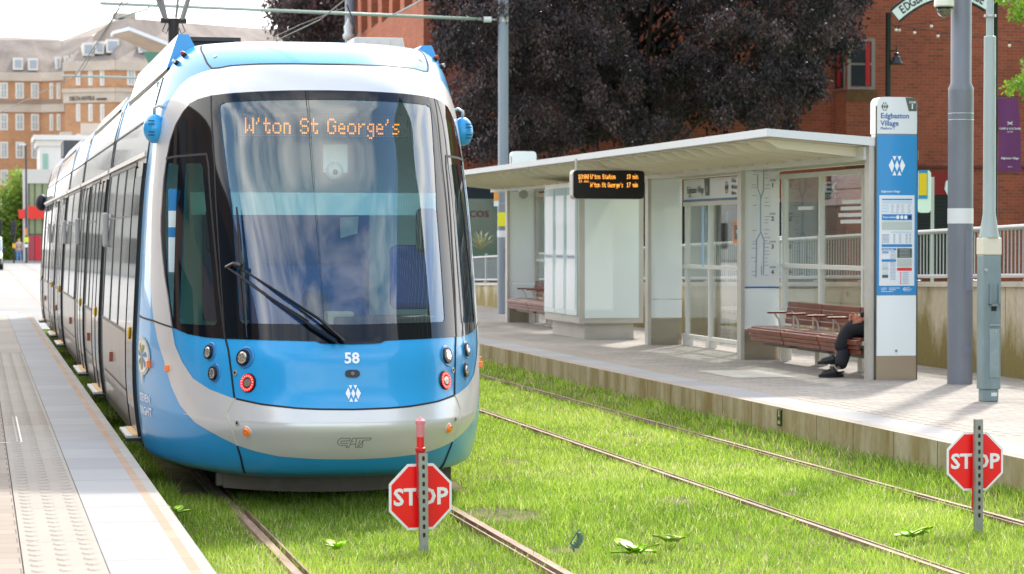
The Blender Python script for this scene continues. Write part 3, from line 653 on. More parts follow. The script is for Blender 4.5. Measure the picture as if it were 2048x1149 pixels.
# side markers, roof marker lamps
for (u, v, c_) in ((300, 729, .03), (337.5, 737, .024)):
    s, t = inv(u, v)
    for sg in (1, -1): c, ex, ey, n = frame(s * sg, t); ex = ey.cross(n).normalized(); b = MB(); b.prism([c + ex * a * c_ + ey * e * c_ for a, e in ((-1, -1), (1, -1), (1, 1), (-1, 1))], n * .03); b.build('side_marker', M_amber, tram, bevel=.006)
for (u, v, m) in ((370, 112, mat('marker_dull_red', '#b5332c', .4)), (355, 127, M_lens)):
    s, t = inv(u, v)
    for sg in (1, -1): c, ex, ey, n = frame(s * sg, t); b = MB(); b.cyl(c, c + n * .025, .022, .021); b.mat(1).cyl(c + n * .025, c + n * .045, .019, .010); b.build('marker_lamp', [M_rim, m], tram)
# camera pods at the cab shoulders
for sg in (-1, 1):
    c = Vector((XC + sg * 1.215, 18.72, 2.77)); b = MB(); b.ball(c, (.085, .1, .115), 18, 12)
    pod = b.build('mirror_camera_pod', M_blue, tram, smooth=True)
    b = MB()
    for dz in (.055, .03, -.03, -.055):
        for a in (.02,):
            yy = c.y - .11 * math.sqrt(max(0, 1 - (dz / .125) ** 2)) + .006; b.box((c.x + sg * .03, yy - .004, c.z + dz), (.045, .006, .007))
    b.build('vent_slot', M_seam, pod)
    b = MB(); b.tube([c + Vector((-.0, 0, .1)), c + Vector((0, 0, .16)), c + Vector((-sg * .04, 0, .18)), c + Vector((-sg * .1, 0, .15))], .014, 8); b.build('pod_bracket', M_alu, tram, smooth=True)
# --- front bumper plate under the nose
b = MB(); yb = 17.42; pts = []
for i in range(-10, 11): x = i / 10; pts.append((XC + x * .82, yb - .18 * (1 - x * x)))
lo = [(x, y, .095 - .03 * (1 - ((x - XC) / .82) ** 2) + .02) for x, y in pts]; hi = [(x, y, .31) for x, y in pts]; n = len(pts)
b.add(lo + hi, [(i, i + 1, n + i + 1, n + i) for i in range(n - 1)]); lo2 = [(x, y + .05, z) for x, y, z in lo]; hi2 = [(x, y + .05, z) for x, y, z in hi]
b.add(lo2 + hi2, [(i, n + i, n + i + 1, i + 1) for i in range(n - 1)]); b.add(lo + lo2, [(i, n + i, n + i + 1, i + 1) for i in range(n - 1)])
b.box((XC - .84, yb + .06, .18), (.05, .1, .1)); b.box((XC + .84, yb + .06, .18), (.05, .1, .1))
plate = b.build('lifeguard_plate', M_dark, tram)
b = MB()
for dx in (-.55, -.3, .0, .3): b.cyl((XC + dx, yb - .19 * (1 - (dx / .93) ** 2) - .0, .215), (XC + dx, yb - .19 * (1 - (dx / .93) ** 2) - .015, .215), .013, n=8)
b.build('bolt', M_alu, plate)
b = MB(); b.bb(XC - .8, XC + .8, 17.8, 24, .2, .34); b.bb(XC - .75, XC - .6, 18.6, 20.2, 0.0, .3); b.bb(XC + .6, XC + .75, 18.6, 20.2, 0, .3)
for yy in (27.5, 33.6, 40, 46): b.bb(XC - 1.0, XC + 1.0, yy - 3, yy + 2.6, .14, .3)
b.build('underframe', mat('underframe_black', '#191919', .9), tram)
# wheels
for yy in (20.2, 22.0, 33.0, 34.6, 45.4, 47.2):
    for sg in (-1, 1):
        b = MB(); b.cyl((XC + sg * .66, yy, .29), (XC + sg * .8, yy, .29), .29, n=20); b.build('wheel', M_dark, tram)
# --- wipers
b = MB(); yg = lambda u, v, o=.03: Vector(S(*inv(u, v))) + Vector(SN(*inv(u, v))) * o
b.tube([yg(478, 418), yg(484, 480), yg(489, 540, .035), yg(494, 610), yg(499, 677)], [.006, .012, .016, .012, .006], 6)
b.tube([yg(463, 540, .05), yg(478, 533, .055), yg(492, 538, .055)], .02, 8); wp = b.build('wiper', M_frit, tram)
b = MB(); b.tube([yg(480, 535, .06), yg(560, 590, .055), yg(640, 645, .05), yg(688, 687, .04)], [.008, .01, .012, .016], 6)
b.tube([yg(468, 541, .06), yg(540, 598, .055), yg(620, 655, .05), yg(672, 689, .04)], [.008, .01, .014, .016], 6)
b.tube([yg(478, 548, .06), yg(550, 603, .055), yg(618, 648, .05)], .006, 6); b.build('wiper_arm', M_frit, wp)
# --- inside the cab
M_cabw = mat('cab_lining_pale', '#bfe4e0', .6); M_cabd = mat('cab_console_dark', '#22303f', .7); M_seat = mat('driver_seat_blue', '#2c5b95', .8); M_cabb = mat('cab_partition_blue', '#39629b', .5)
b = MB(); b.bb(XC - 1.12, XC + 1.12, 19.75, 19.8, .4, 3.2); b.bb(XC - 1.14, XC + 1.14, 18.3, 19.8, .5, .56); b.bb(XC - .85, XC + .85, 18.7, 19.8, 3.1, 3.14)
b.build('cab_bulkhead', M_cabw, tram)
b = MB(); b.bb(XC - .75, XC + .62, 19.7, 19.74, 1.25, 2.12); b.build('partition_window', M_cabb, tram)
b = MB(); b.bb(XC - .8, XC + .8, 17.5, 18.1, .56, 1.26); b.mat(1).box((XC + .34, 17.42, 1.31), (.75, .4, .09)); b.mat(2).box((XC + .02, 17.35, 1.33), (.2, .2, .12)); b.mat(0).box((XC - .12, 17.6, 1.43), (.24, .1, .2), taper=(.7, 1)); b.build('driver_desk', [M_cabd, mat('desk_black', '#1a1a1c', .6), mat('desk_keypad', '#8c8672', .6)], tram, bevel=.02)
b = MB(); b.box((XC + .02, 19.0, 1.35), (.95, .16, .75)); b.box((XC + .02, 18.75, .95), (.7, .5, .14)); b.build('driver_seat', M_seat, tram, bevel=.09)
b = MB(); b.box((XC + .74, 18.4, 1.62), (.34, .1, .5)); b.build('ticket_cabinet', mat('cab_cabinet_blue', '#1d4c93', .6), tram, bevel=.05)
b = MB(); p = ay(668, 318, 18.5); b.box(p, (.19, .14, .22)); p2 = ay(668, 350, 18.45); b.ball(p2 + Vector((0, 0, .03)), .075); b.build('cab_camera', mat('white_plastic', '#d5e0dd', .5), tram); b = MB(); b.ball(p2 + Vector((0, -.06, .02)), .025, 8, 6); b.build('camera_lens', M_rim, tram)
b = MB(); p = ay(698, 455, 19.6); b.prism([p + Vector((-.07, 0, -.09)), p + Vector((.07, 0, -.05)), p + Vector((.08, 0, .09)), p + Vector((-.075, 0, .08))], (0, .01, 0)); b.build('paper_notice', mat('paper_pale', '#d9ecdf', .8), tram)
# sun blind
b = MB(); b.bb(XC - .98, XC + .98, 18.2, 18.215, 2.10, 2.27); b.build('sun_blind', mat('blind_pale', '#b8dcdc', .7), tram)
for sg in (-1, 1):
    b = MB(); b.box((XC + sg * .80, 18.05, 1.98), (.17, .07, .34)); b.build('cab_mirror', mat('mirror_back', '#26404a', .3), tram, bevel=.05)
# destination display: amber dots behind the glass
b = MB(); yD = 18.02
p0 = ay(474, 226, yD); p1 = ay(815, 277, yD); b.bb(p0.x, p1.x, yD + .012, yD + .05, p1.z, p0.z)
disp = b.build('destination_display', mat('display_backing', '#39424a', .5), tram)
b = MB(); q0 = ay(490, 236, yD); q1 = ay(803, 236, yD); nd = 0; w_ = led(MB(), "W'ton St George's", 1, (0, 0, 0)); dp = (q1.x - q0.x) / w_
led(b, "W'ton St George's", .0172, (q0.x, yD, q0.z), px_=dp, fill=.7); b.build('display_lettering', mat('amber_led', '#5a3000', .5, emit='#ff941a', es=1.0), disp)
b = MB()
nxd = int((p1.x - p0.x) / .0172); nzd = int((p0.z - p1.z) / .0172)
for i in range(nxd):
    for j in range(nzd): x = p0.x + (i + .5) * .0172; z = p1.z + (j + .5) * .0172; b.add([(x, yD + .008, z), (x + .007, yD + .008, z), (x + .007, yD + .008, z + .007), (x, yD + .008, z + .007)], [(0, 1, 2, 3)])
b.build('display_dots', mat('unlit_led', '#93a29c', .5), disp)
# cab side notice seen through the open side window
p = ay(346, 470, 18.05); b = MB(); X0 = p.x + .03
for (v0, v1, m) in ((378, 422, 0), (422, 455, 1), (455, 475, 0), (475, 545, 1)):
    a = ay(337, v0, 18.1); c = ay(357, v1, 18.1); b.mat(m).bb(a.x, c.x, 18.1, 18.11, c.z, a.z)
a = ay(354, 400, 18.08); c = ay(360, 470, 18.08); b.mat(2).bb(a.x, c.x, 18.08, 18.09, c.z, a.z)
b.build('cab_notice', [mat('notice_blue', '#1f7ab6', .6), mat('notice_white', '#dfe6e8', .7), mat('notice_yellow', '#c9d83a', .6)], tram)
# crest and name on the cab side
def side_pt(y, z, sg=-1, off=.006):
    t = t_of_z(z); n = Vector(SN(sg * (1 + (y - YEND) / 2), t)); return Vector((XC + sg * float(fw(t)), y, z)) + n * off
s0, t0 = inv(285.5, 712); b = MB(); f = onskin(s0, t0, .006)
kk = 24
b.mat(0).poly([f(.27 * math.cos(a), .15 * math.sin(a)) for a in [2 * math.pi * i / kk for i in range(kk)]])
f = onskin(s0, t0, .009); b.mat(1).poly([f(.24 * math.cos(a), .132 * math.sin(a)) for a in [2 * math.pi * i / kk for i in range(kk)]])
f = onskin(s0, t0, .011)
for i in range(7):
    a = 2 * math.pi * i / 7; b.mat(2 + i % 3).poly([f(0, 0), f(.2 * math.cos(a), .11 * math.sin(a)), f(.17 * math.cos(a + .45), .095 * math.sin(a + .45))])
b.mat(0).poly([f(-.03, -.14), f(.05, -.14), f(.0, -.22)])
b.build('round_crest', [mat('crest_rim', '#d9d6c0', .5), mat('crest_white', '#e7e5da', .5), mat('crest_blue', '#4f86b8', .5), mat('crest_green', '#7f9a57', .5), mat('crest_gold', '#b99b4a', .5)], tram)
s0, t0 = inv(289, 796); b = MB(); f = onskin(s0, t0, .006); text(b, 'STEVEN', .085, (0, 0, 0), sx=1.5, fn=f, bold=.02); b2 = onskin(*inv(290, 822), .006); text(b, 'KNIGHT', .095, (0, 0, 0), sx=1.5, fn=b2, bold=.02)
b.build('name_lettering', M_mark, tram)

# --- saloon sides: panels laid on the section curve
def sidepatch(name, y0, y1, z0, z1, m, parent, off=.006, mb=None, thick=True, side=None):
    own = mb is None
    if own and side is None:
        r_ = [sidepatch(name, y0, y1, z0, z1, m, parent, off, side=q_) for q_ in (1, -1)]; return r_[1]
    mb = mb or MB(); nz = max(2, int((z1 - z0) / .1))
    for sg in ((-1, 1) if side is None else (side,)):
        vs = []
        for j in range(nz + 1):
            z = z0 + (z1 - z0) * j / nz
            for y in (y0, y1): vs.append(side_pt(y, z, sg, off))
        fs = [(2 * j, 2 * j + 1, 2 * j + 3, 2 * j + 2) if sg < 0 else (2 * j, 2 * j + 2, 2 * j + 3, 2 * j + 1) for j in range(nz)]
        mb.add(vs, [f[::-1] for f in fs])
        if thick and off > .006:
            k = len(vs); vs2 = [side_pt(y, z0 + (z1 - z0) * j / nz, sg, 0) for j in range(nz + 1) for y in (y0, y1)]
            mb.add(vs + vs2, [(2 * j, 2 * j + 2, k + 2 * j + 2, k + 2 * j) for j in range(nz)] + [(2 * j + 1, k + 2 * j + 1, k + 2 * j + 3, 2 * j + 3) for j in range(nz)] + [(2 * nz, 2 * nz + 1, k + 2 * nz + 1, k + 2 * nz), (0, k, k + 1, 1)])
    return mb.build(name, m, parent, smooth=False) if own else mb
def module_shell(y0, y1, name='saloon_shell'):
    ts = np.linspace(0, TMAX, 70); vs = []; ys = (y0, y1)
    for y in ys:
        for t in ts: vs.append((XC - float(fw(t)), y, float(fz(t))))
        for t in ts[::-1]: vs.append((XC + float(fw(t)), y, float(fz(t))))
    n = 2 * len(ts); b = MB(); b.add(vs, [(i, n + i, n + i + 1, i + 1) for i in range(n - 1)] + [tuple(range(n)), tuple(range(n, 2 * n))[::-1]])
    o = b.build(name, M_roofwhite, tram, smooth=True); o.data.set_sharp_from_angle(angle=R(50)); return o
def bellows(y0, y1):
    b = MB(); ts = np.linspace(.0, t_of_z(3.3), 24); n = 0; ys = np.linspace(y0 - .02, y1 + .02, 9); vs = []
    for k, y in enumerate(ys):
        ins = .03 if k % 2 else .065
        ring = [(XC - float(fw(t)) + ins, y, float(fz(t))) for t in ts] + [(XC + float(fw(t)) - ins, y, float(fz(t))) for t in ts[::-1]]; vs += ring; n = len(ring)
    b.add(vs, [(k * n + i, (k + 1) * n + i, (k + 1) * n + i + 1, k * n + i + 1) for k in range(len(ys) - 1) for i in range(n - 1)])
    b.build('gangway_bellows', M_bellow, tram)
MODS = [(19.25, 24.45), (24.72, 31.15), (31.42, 35.85), (36.12, 42.95), (43.2, 48.4)]
for (a, c) in MODS[1:]: module_shell(a, c)
for i in range(4): bellows(MODS[i][1], MODS[i + 1][0])
# tail cab: the nose turned round
b = MB(); ss = np.linspace(-1, 1, 41); ts = np.linspace(0, TMAX * .99, 40); vs = []
for t in ts:
    for s in ss: p = S(s, t); vs.append((p[0], 48.4 + YEND - p[1], p[2]))
b.add(vs, [(j * 41 + i, (j + 1) * 41 + i, (j + 1) * 41 + i + 1, j * 41 + i + 1) for j in range(39) for i in range(40)]); b.build('cab_shell', M_blue, tram, smooth=True)
for sg in (-1, 1): b = MB(); b.ball((XC + sg * 1.3, 48.6, 2.62), (.12, .12, .17), 12, 8); b.build('mirror_camera_pod', mat('black_plastic', '#16181a', .5), tram, smooth=True)
doors = [(19.33, 20.3), (24.85, 26.35), (28.6, 30.2), (36.25, 37.6), (39.75, 41.3), (46.6, 47.5)]
Z_W0, Z_W1 = 1.15, 2.56
lower = MB(); seam = MB(); trim = MB(); cant = MB(); lip = MB()
for (a, c) in MODS:
    sidepatch('side_panel', a + .01, c - .01, .27, 2.57, M_side, tram, .004)
    sidepatch('rain_gutter', a + .02, c - .02, 2.57, 2.61, M_alu, tram, .03)
    sidepatch('', a, c, 2.885, 2.9, None, None, .007, mb=seam)
    for yy in (a + .005, c - .02): sidepatch('', yy, yy + .016, .27, 3.2, None, None, .008, mb=seam)
seam.build('roof_joint', M_seam, tram)
for yy in (24.3, 31.0, 35.7, 42.8): sidepatch('blue_stripe', yy, yy + .13, 2.905, 3.36, M_blue, tram, .009)
# windows between the doors
wins = [(20.42, 21.7), (21.76, 23.0), (23.06, 24.3), (26.5, 27.45), (27.5, 28.45), (30.3, 31.0), (31.6, 33.6), (33.66, 35.7), (37.75, 38.7), (38.75, 39.6), (41.45, 42.8), (43.4, 44.9), (44.95, 46.4)]
for (a, c) in wins:
    w = sidepatch('side_window', a, c, Z_W0, Z_W1 - .03, M_swin, tram, .008)
    f = MB()
    if True:
      for sd_ in (-1, 1):
       for (p, q, r_, s_) in ((a, c, Z_W0 - .03, Z_W0), (a, c, Z_W1 - .03, Z_W1), (a - .02, a + .02, Z_W0 - .03, Z_W1), (c - .015, c + .025, Z_W0 - .03, Z_W1)): sidepatch('', p, q, r_, s_, None, None, .014, mb=f, side=sd_)
       if c - a > .9: sidepatch('', a, c, 2.1, 2.115, None, None, .012, mb=f, side=sd_)
       f.build('window_frame', mat('window_rubber', '#57534f', .5), w); f = MB()
for (a, c) in doors:
    mid = (a + c) / 2; leaves = ((a, mid - .01), (mid + .01, c)) if c - a > 1.1 else ((a, c),)
    for (p, q) in leaves:
        d = sidepatch('door', p, q, .36, 2.5, M_side, tram, .016); sidepatch('door_window', p + .09, q - .09, .55, 2.42, M_dwin, d, .022)
        f = MB(); sidepatch('door_edge', p - .01, p + .015, .34, 2.52, M_seam, d, .026); sidepatch('door_edge', q - .015, q + .01, .34, 2.52, M_seam, d, .026)
    b = MB(); 
    for sg in (-1, 1): c0 = side_pt(mid - .08, 1.15, sg, .03); b.mat(0).ball(c0, (.012, .04, .055), 10, 6); 
    b.build('door_button', mat('button_yellow', '#e5b52a', .4), tram, smooth=True)
    b = MB()
    for sg in (-1,): 
        b.mat(0).bb(XC - 1.40, XC - 1.2, a + .02, c - .02, .325, .345); b.mat(1).bb(XC - 1.35, XC - 1.2, a + .04, c - .04, .345, .352); b.mat(2).bb(XC - 1.395, XC - 1.2, a + .02, c - .02, .30, .324)
    b.build('door_step', [mat('step_edge_grey', '#bdbab2', .5), mat('step_tread_tan', '#d9b079', .7), M_rim], tram)
for yy in (22.6, 27.2, 32.5, 38.4, 44.6):
    for sg in (-1, 1): b = MB(); c = side_pt(yy, .82, sg, .02); b.box(c, (.03, .06, .09)); b.build('side_marker', mat('marker_rust_orange', '#a04a20', .4, coat=.4), tram)
b = MB()
for yy in (23.95, 30.75, 35.3, 42.4): c = side_pt(yy, 2.0, -1, .04); b = MB(); b.box(c, (.06, .07, .34)); b.build('outside_sensor', mat('sensor_grey', '#b7b5b0', .5), tram, bevel=.02)
b = MB()
for (a, c) in MODS:
    sidepatch('', a + .3, c - .3, .62, .635, None, None, .006, mb=b)
    for yy in np.arange(a + .8, c - .4, 1.35): sidepatch('', yy, yy + .008, .27, 1.1, None, None, .006, mb=b)
b.build('hatch_joint', M_seam, tram)
# --- roof: side cowls, equipment, pantograph
def cowl(y0, y1, h=1.0):
    b = MB()
    for sg in (-1, 1):
        if sg > 0: h *= .8
        pr = [(XC + sg * 1.10, 3.25), (XC + sg * 1.01, 3.25 + .27 * h), (XC + sg * .93, 3.25 + .27 * h), (XC + sg * .865, 3.40)]
        vs = [(x, y0, z) for x, z in pr] + [(x, y1, z) for x, z in pr]
        b.mat(0).add(vs, [(0, 4, 5, 1), (1, 5, 6, 2), (2, 6, 7, 3), (3, 7, 4, 0), (4, 7, 6, 5)])
        b.mat(1).add([(x, y0 - .002, z) for x, z in pr], [(0, 1, 2, 3)])
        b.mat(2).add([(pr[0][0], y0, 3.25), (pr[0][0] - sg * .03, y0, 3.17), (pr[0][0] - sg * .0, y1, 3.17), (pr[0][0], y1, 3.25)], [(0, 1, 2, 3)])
    return b
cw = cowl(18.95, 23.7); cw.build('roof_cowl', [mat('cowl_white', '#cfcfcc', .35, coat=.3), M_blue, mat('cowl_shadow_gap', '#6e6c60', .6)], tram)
b = MB(); b.bb(1.72, 2.25, 21.5, 23.4, 3.46, 3.67); b.bb(1.80, 2.3, 21.4, 23.5, 3.67, 3.705); b.build('roof_resistor', M_rim, tram)
b = MB(); p = ay(757, 82, 20.6); b.box((p.x, 20.8, 3.585), (.47, .5, .15), taper=(.9, .9))
for i in range(5): b.box((p.x - .2 + i * .1, 20.54, 3.585), (.008, .02, .13))
b.build('roof_aerial_box', mat('aerial_offwhite', '#cfc9bf', .6), tram, bevel=.02)
b = MB(); b.tube([(p.x - .17, 20.7, 3.66), (p.x - .2, 20.7, 3.8), (p.x - .26, 20.7, 3.95)], .006, 6); b.build('aerial_whip', M_rim, tram)
b = MB(); b.bb(XC - 1.0, XC + .9, 44.6, 46.2, 3.42, 3.7); b.build('roof_equipment', mat('roof_box_grey', '#56575a', .6), tram)
c = cowl(25.4, 30.6, .55); c.build('roof_cowl', [mat('cowl_white', 0), M_roofwhite, mat('cowl_shadow_gap', 0)], tram)
c = cowl(37, 42, .55); c.build('roof_cowl', [mat('cowl_white', 0), M_roofwhite, mat('cowl_shadow_gap', 0)], tram)
PY = 32.2; M_panto = mat('pantograph_grey', '#8d8a86', .5, metal=.4); M_pdark = mat('pantograph_black', '#26211f', .6)
b = MB(); k0 = ay(347, 42, PY); b.cyl((k0.x, PY, 3.78), (k0.x, PY, k0.z + .02), .075, .07); pn = b.build('pantograph', M_pdark, tram)
b = MB(); b.cyl((k0.x - .17, PY, k0.z), (k0.x + .17, PY, k0.z), .035); b.build('knuckle', M_pdark, pn)
b = MB()
for (u0, v0, u1, v1, r_) in ((331, 40, 312, -10, .03), (333, 44, 322, -8, .03), (364, 40, 380, -14, .035), (352, 36, 358, -20, .018)):
    a = ay(u0, v0, PY); c = ay(u1, v1, PY); c = a + (c - a) * 4.2; b.cyl(a, c, r_, r_ * .8, 8)
b.build('upper_arm', M_panto, pn)
top = k0.z + 1.45; b = MB(); b.tube([(XC - .8, PY, top - .15), (XC - .55, PY, top), (XC + .55, PY, top), (XC + .8, PY, top - .15)], .03, 8); b.tube([(XC - .55, PY + .3, top), (XC + .55, PY + .3, top)], .03, 8); b.build('contact_shoe', M_pdark, pn)
for sg in (-1, 1): b = MB(); b.tube([(k0.x + sg * .1, PY - .05, k0.z - .02), (k0.x + sg * .15, PY - .05, k0.z - .14), (k0.x + sg * .1, PY - .05, k0.z - .18), (k0.x + sg * .07, PY - .05, k0.z - .1)], .007, 5); b.build('cable_loop', M_pdark, pn)

# ================================================================ THE RIGHT PLATFORM: shelter, seats, person, totem
M_st = mat('satin_steel', '#c2bdb2', .42, metal=.3, var=.1, vscale=2); M_stp = mat('pale_painted_steel', '#dcdad0', .45)
M_brush = mat('brushed_plinth', '#a09786', .35, metal=.6, var=.15, vscale=1.5, aniso=(1, 1, 6)); M_opal = mat('opal_glass_panel', '#eef4f1', .12, coat=.5); M_whitep = mat('white_panel', '#e4e6e6', .3, coat=.3)
M_shel = glass('shelter_glass', (.93, .96, .94), .07, .6); M_canopy = mat('canopy_white', '#dedfdd', .45); M_soff = mat('canopy_soffit_cream', '#e6e1cd', .6); M_bluep = mat('sign_blue', '#2d8fcb', .35, coat=.2)
M_ink = mat('sign_text_blue', '#2a5f9e', .5); M_dgrey = mat('sign_zone_grey', '#5e625a', .5); M_black = mat('gloss_black', '#0e0f11', .3)
XS = 9.78; XBk = 10.27
sh = thing('tram_shelter', 'long white canopied glass shelter with opal panels on the right platform', 'shelter', (XS, 34.5, PZ))
# canopy: thin plate, rising to the track side, straight along Y
YA, YZ = 25.35, 45.6
pro = [(8.54, 3.135), (8.545, 3.05), (9.78, 2.955), (10.29, 2.915), (10.29, 3.0), (9.8, 3.05)]
b = MB(); b.prism([(x, YA, z) for x, z in pro], (0, YZ - YA, 0)); cn = b.build('canopy', M_canopy, sh)
b = MB(); b.poly([(8.62, YA + .06, 3.04), (8.62, YZ - .05, 3.04), (9.74, YZ - .05, 2.952), (9.74, YA + .06, 2.952)]); b.build('soffit', M_soff, cn)
y = YA + .35; i = 0
while y < YZ - .3:
    b = MB(); b.prism([(8.62, y, 3.036), (9.72, y, 2.95), (9.72, y, 2.84), (8.8, y, 2.93)], (0, .045, 0)); b.build('soffit_rib', M_soff, cn); y += .62
b = MB(); b.bb(XS - .06, XS + .06, YA + .1, YZ - .1, 2.80, 2.948); b.build('front_beam', M_stp, sh)
b = MB(); b.bb(XBk + .0, XBk + .1, YA + .1, YZ - .1, 2.80, 2.91); b.build('rear_beam', M_stp, sh)
fins = [29.95, 34.4, 44.1]
for y in fins:
    b = MB(); b.bb(XS - .05, XS, y - .04, y + .12, PZ, 2.8); b.build('post', M_st, sh)
b = MB(); b.bb(XBk, XBk + .06, 44.0, 44.1, PZ, 2.8); b.build('post', M_st, sh)
def fin(y, glasscut=1.21, plinth=.72, m=M_opal):
    b = MB(); b.bb(XS + .004, XBk + .0, y, y + .09, PZ, PZ + plinth - .33 + .0); b.build('plinth', M_brush, sh)
    b = MB(); b.bb(XS + .004, XBk, y, y + .08, PZ + plinth - .32, glasscut); b.build('lower_panel', M_opal, sh, bevel=.004)
    b = MB(); b.bb(XS + .004, XBk, y, y + .08, glasscut + .012, 2.795); o = b.build('upper_panel', m, sh, bevel=.004); return o
def zat(v, y, x=10): return ay(1024, v, y).z
fin(34.4, 1.0); fin(44.1, 1.05)
# map panel -----------------------------------------------------
mp_ = fin(29.95, 1.25, m=M_whitep)
b = MB(); y = 29.945; b.bb(XS + .01, XBk - .005, y - .004, y, 1.262, 1.285); b.build('panel_stripe', mat('stripe_blue', '#1f75a8', .5), mp_)
b = MB(); M_line = mat('route_line_blue', '#2f7fb0', .5); cxm = (XS + XBk) / 2 + .01
def seg(b, x0, z0, x1, z1, w=.008, yy=29.944):
    d = Vector((x1 - x0, 0, z1 - z0)).normalized(); n_ = Vector((-d.z, 0, d.x)) * w / 2; a = Vector((x0, yy, z0)); c = Vector((x1, yy, z1)); b.poly([a - n_, c - n_, c + n_, a + n_])
def mz(v): return ay(1524, v, 29.95).z
def mx(u): return ay(u, 450, 29.95).x
for (u0, v0, u1, v1) in ((1527, 335, 1527, 380), (1515, 350, 1515, 378), (1527, 380, 1521, 398), (1515, 378, 1521, 392), (1521, 392, 1521, 465), (1521, 465, 1513, 480), (1521, 465, 1528, 480), (1513, 480, 1512, 555), (1528, 480, 1527, 550), (1523, 532, 1523, 550)):
    seg(b, mx(u0), mz(v0), mx(u1), mz(v1))
b.build('route_map_line', M_line, mp_)
b = MB(); rr = random.Random(3)
for v in range(340, 552, 7):
    for side in (-1, 1):
        if rr.random() < .62: z = mz(v + rr.random() * 3); x0 = mx(1521 + side * 8); seg(b, x0, z, x0 + side * (.04 + .04 * rr.random()), z, .006)
b.build('station_names', mat('sign_text_grey', '#8f9397', .6), mp_)
b = MB()
for k, v in enumerate((367, 434, 490, 541)): text(b, str(k + 1), .08, (mx(1545), 29.944, mz(v + 4)), bold=.03); text(b, 'ZONE', .03, (mx(1545), 29.944, mz(v - 6)))
b.build('zone_lettering', mat('sign_text_dark', '#50555c', .6), mp_)
# speaker disc on the far fin
b = MB(); p = ay(1047, 389, 44.09); b.cyl(p, p - Vector((0, .01, 0)), .085, n=20); b.build('loudspeaker', mat('speaker_grey', '#b9beb8', .6), sh)
# glazed back wall ---------------------------------------------
def glazing(y0, y1, yposts, z0, zmid, z1, head=None):
    g_ = MB(); g_.bb(XBk + .025, XBk + .035, y0, y1, z0, z1); gl = g_.build('glass_panel', M_shel, sh)
    for z, h in ((z0 - .03, .05), (zmid, .055), (z1, .06)): b = MB(); b.bb(XBk, XBk + .055, y0, y1, z - h / 2, z + h / 2); b.build('rail', M_stp, sh)
    for y in yposts: b = MB(); b.bb(XBk - .004, XBk + .06, y - .03, y + .03, PZ, z1 + .02); b.bb(XBk - .02, XBk + .1, y - .05, y + .1, PZ, z0 - .06); b.build('post', M_stp, sh)
glazing(25.6, 29.95, (28.42, 26.93, 25.7, 29.8), 1.02, 1.56, 2.72)
glazing(30.1, 34.35, (33.05, 31.6, 34.2), .5, 1.5, 2.42)
glazing(40.4, 44.0, (43.0, 41.5), 1.0, 1.5, 2.72)
# sign header over the middle bay
b = MB(); b.bb(XBk + .01, XBk + .03, 30.1, 34.35, 2.46, 2.78); hd = b.build('header_sign', M_whitep, sh)
b = MB(); b.bb(XBk + .002, XBk + .009, 30.1, 34.35, 2.46, 2.485); b.build('header_stripe', mat('stripe_blue', 0), hd)
XH = XBk + .006; ex = (0, -1, 0)
b = MB(); text(b, 'Edgbaston Village', .14, (XH, 33.75, 2.62), ex, sx=.85); text(b, 'Platform 1', .045, (XH, 34.0, 2.53), ex); text(b, 'West\nMidlands\nMetro', .085, (XH, 32.02, 2.63), ex, align='LEFT'); b.build('header_lettering', mat('sign_text_dark', 0), hd)
b = MB(); logo(b, .18, (XH, 32.25, 2.63), ex); b.build('operator_emblem', mat('sign_text_dark', 0), hd)
b = MB(); b.poly([(XH, 33.32, 2.775), (XH, 33.06, 2.775), (XH, 33.06, 2.53), (XH, 33.25, 2.53)]); b.mat(1); text(b, '1', .14, (XH - .003, 33.17, 2.62), ex); b.build('zone_tag', [M_dgrey, M_whitep], hd)
b = MB(); b.box((XBk + .0, 31.72, 2.0), (.004, .42, .3)); b.mat(1).box((XBk - .004, 31.70, 2.0), (.004, .32, .2)); b.mat(2); text(b, 'TAXI', .07, (XBk - .008, 31.7, 2.0), ex); b.build('orange_sticker', [mat('sticker_orange', '#e8841a', .5), M_black, mat('sticker_white', '#e9e9e9', .5)], sh)
b = MB(); b.box((XBk - .0, 33.35, 1.95), (.004, .1, .9)); b.build('blue_sticker', mat('sticker_blue', '#9fc4dc', .5), sh)
for (yy, zz, w_) in ((29.0, 2.3, .5), (27.35, 2.36, .6), (27.35, 2.28, .7), (27.35, 2.2, .85), (27.35, 2.12, .7)): b = MB(); b.box((XBk + .012, yy, zz), (.004, w_, .045)); b.build('white_sticker', mat('sticker_white', 0), sh)
# kiosk with three white doors ---------------------------------
ki = thing('equipment_kiosk', 'steel and opal glass kiosk with three narrow white doors under the shelter canopy', 'kiosk', (9.7, 37.5, PZ))
b = MB(); b.bb(9.2, 10.25, 36.45, 38.75, .58, 2.79); b.bb(9.32, 10.12, 36.56, 38.7, PZ, .58); b.build('casing', M_st, ki)
b = MB(); b.bb(9.29, 10.17, 36.43, 36.449, .66, 2.72); b.build('front_panel', mat('opal_glass_front', '#e4efea', .08, coat=1), ki, bevel=.003)
for k in range(3):
    y0 = 36.53 + k * .74; b = MB(); b.bb(9.18, 9.199, y0, y0 + .7, .7, 2.72); d = b.build('door', mat('kiosk_door_glass', '#b9d4ce', .1, coat=1), ki)
    b = MB(); b.bb(9.172, 9.179, y0 + .07, y0 + .6, .78, 2.6); b.build('door_panel', M_whitep, d)
    b = MB()
    for i in range(9): yy = y0 + .1 + i * .056; logo(b, .07, (9.168, yy + .02, 1.62), (0, -1, 0)); 
    b.build('emblem_row', mat('emblem_slate', '#6d7f95', .5), d)
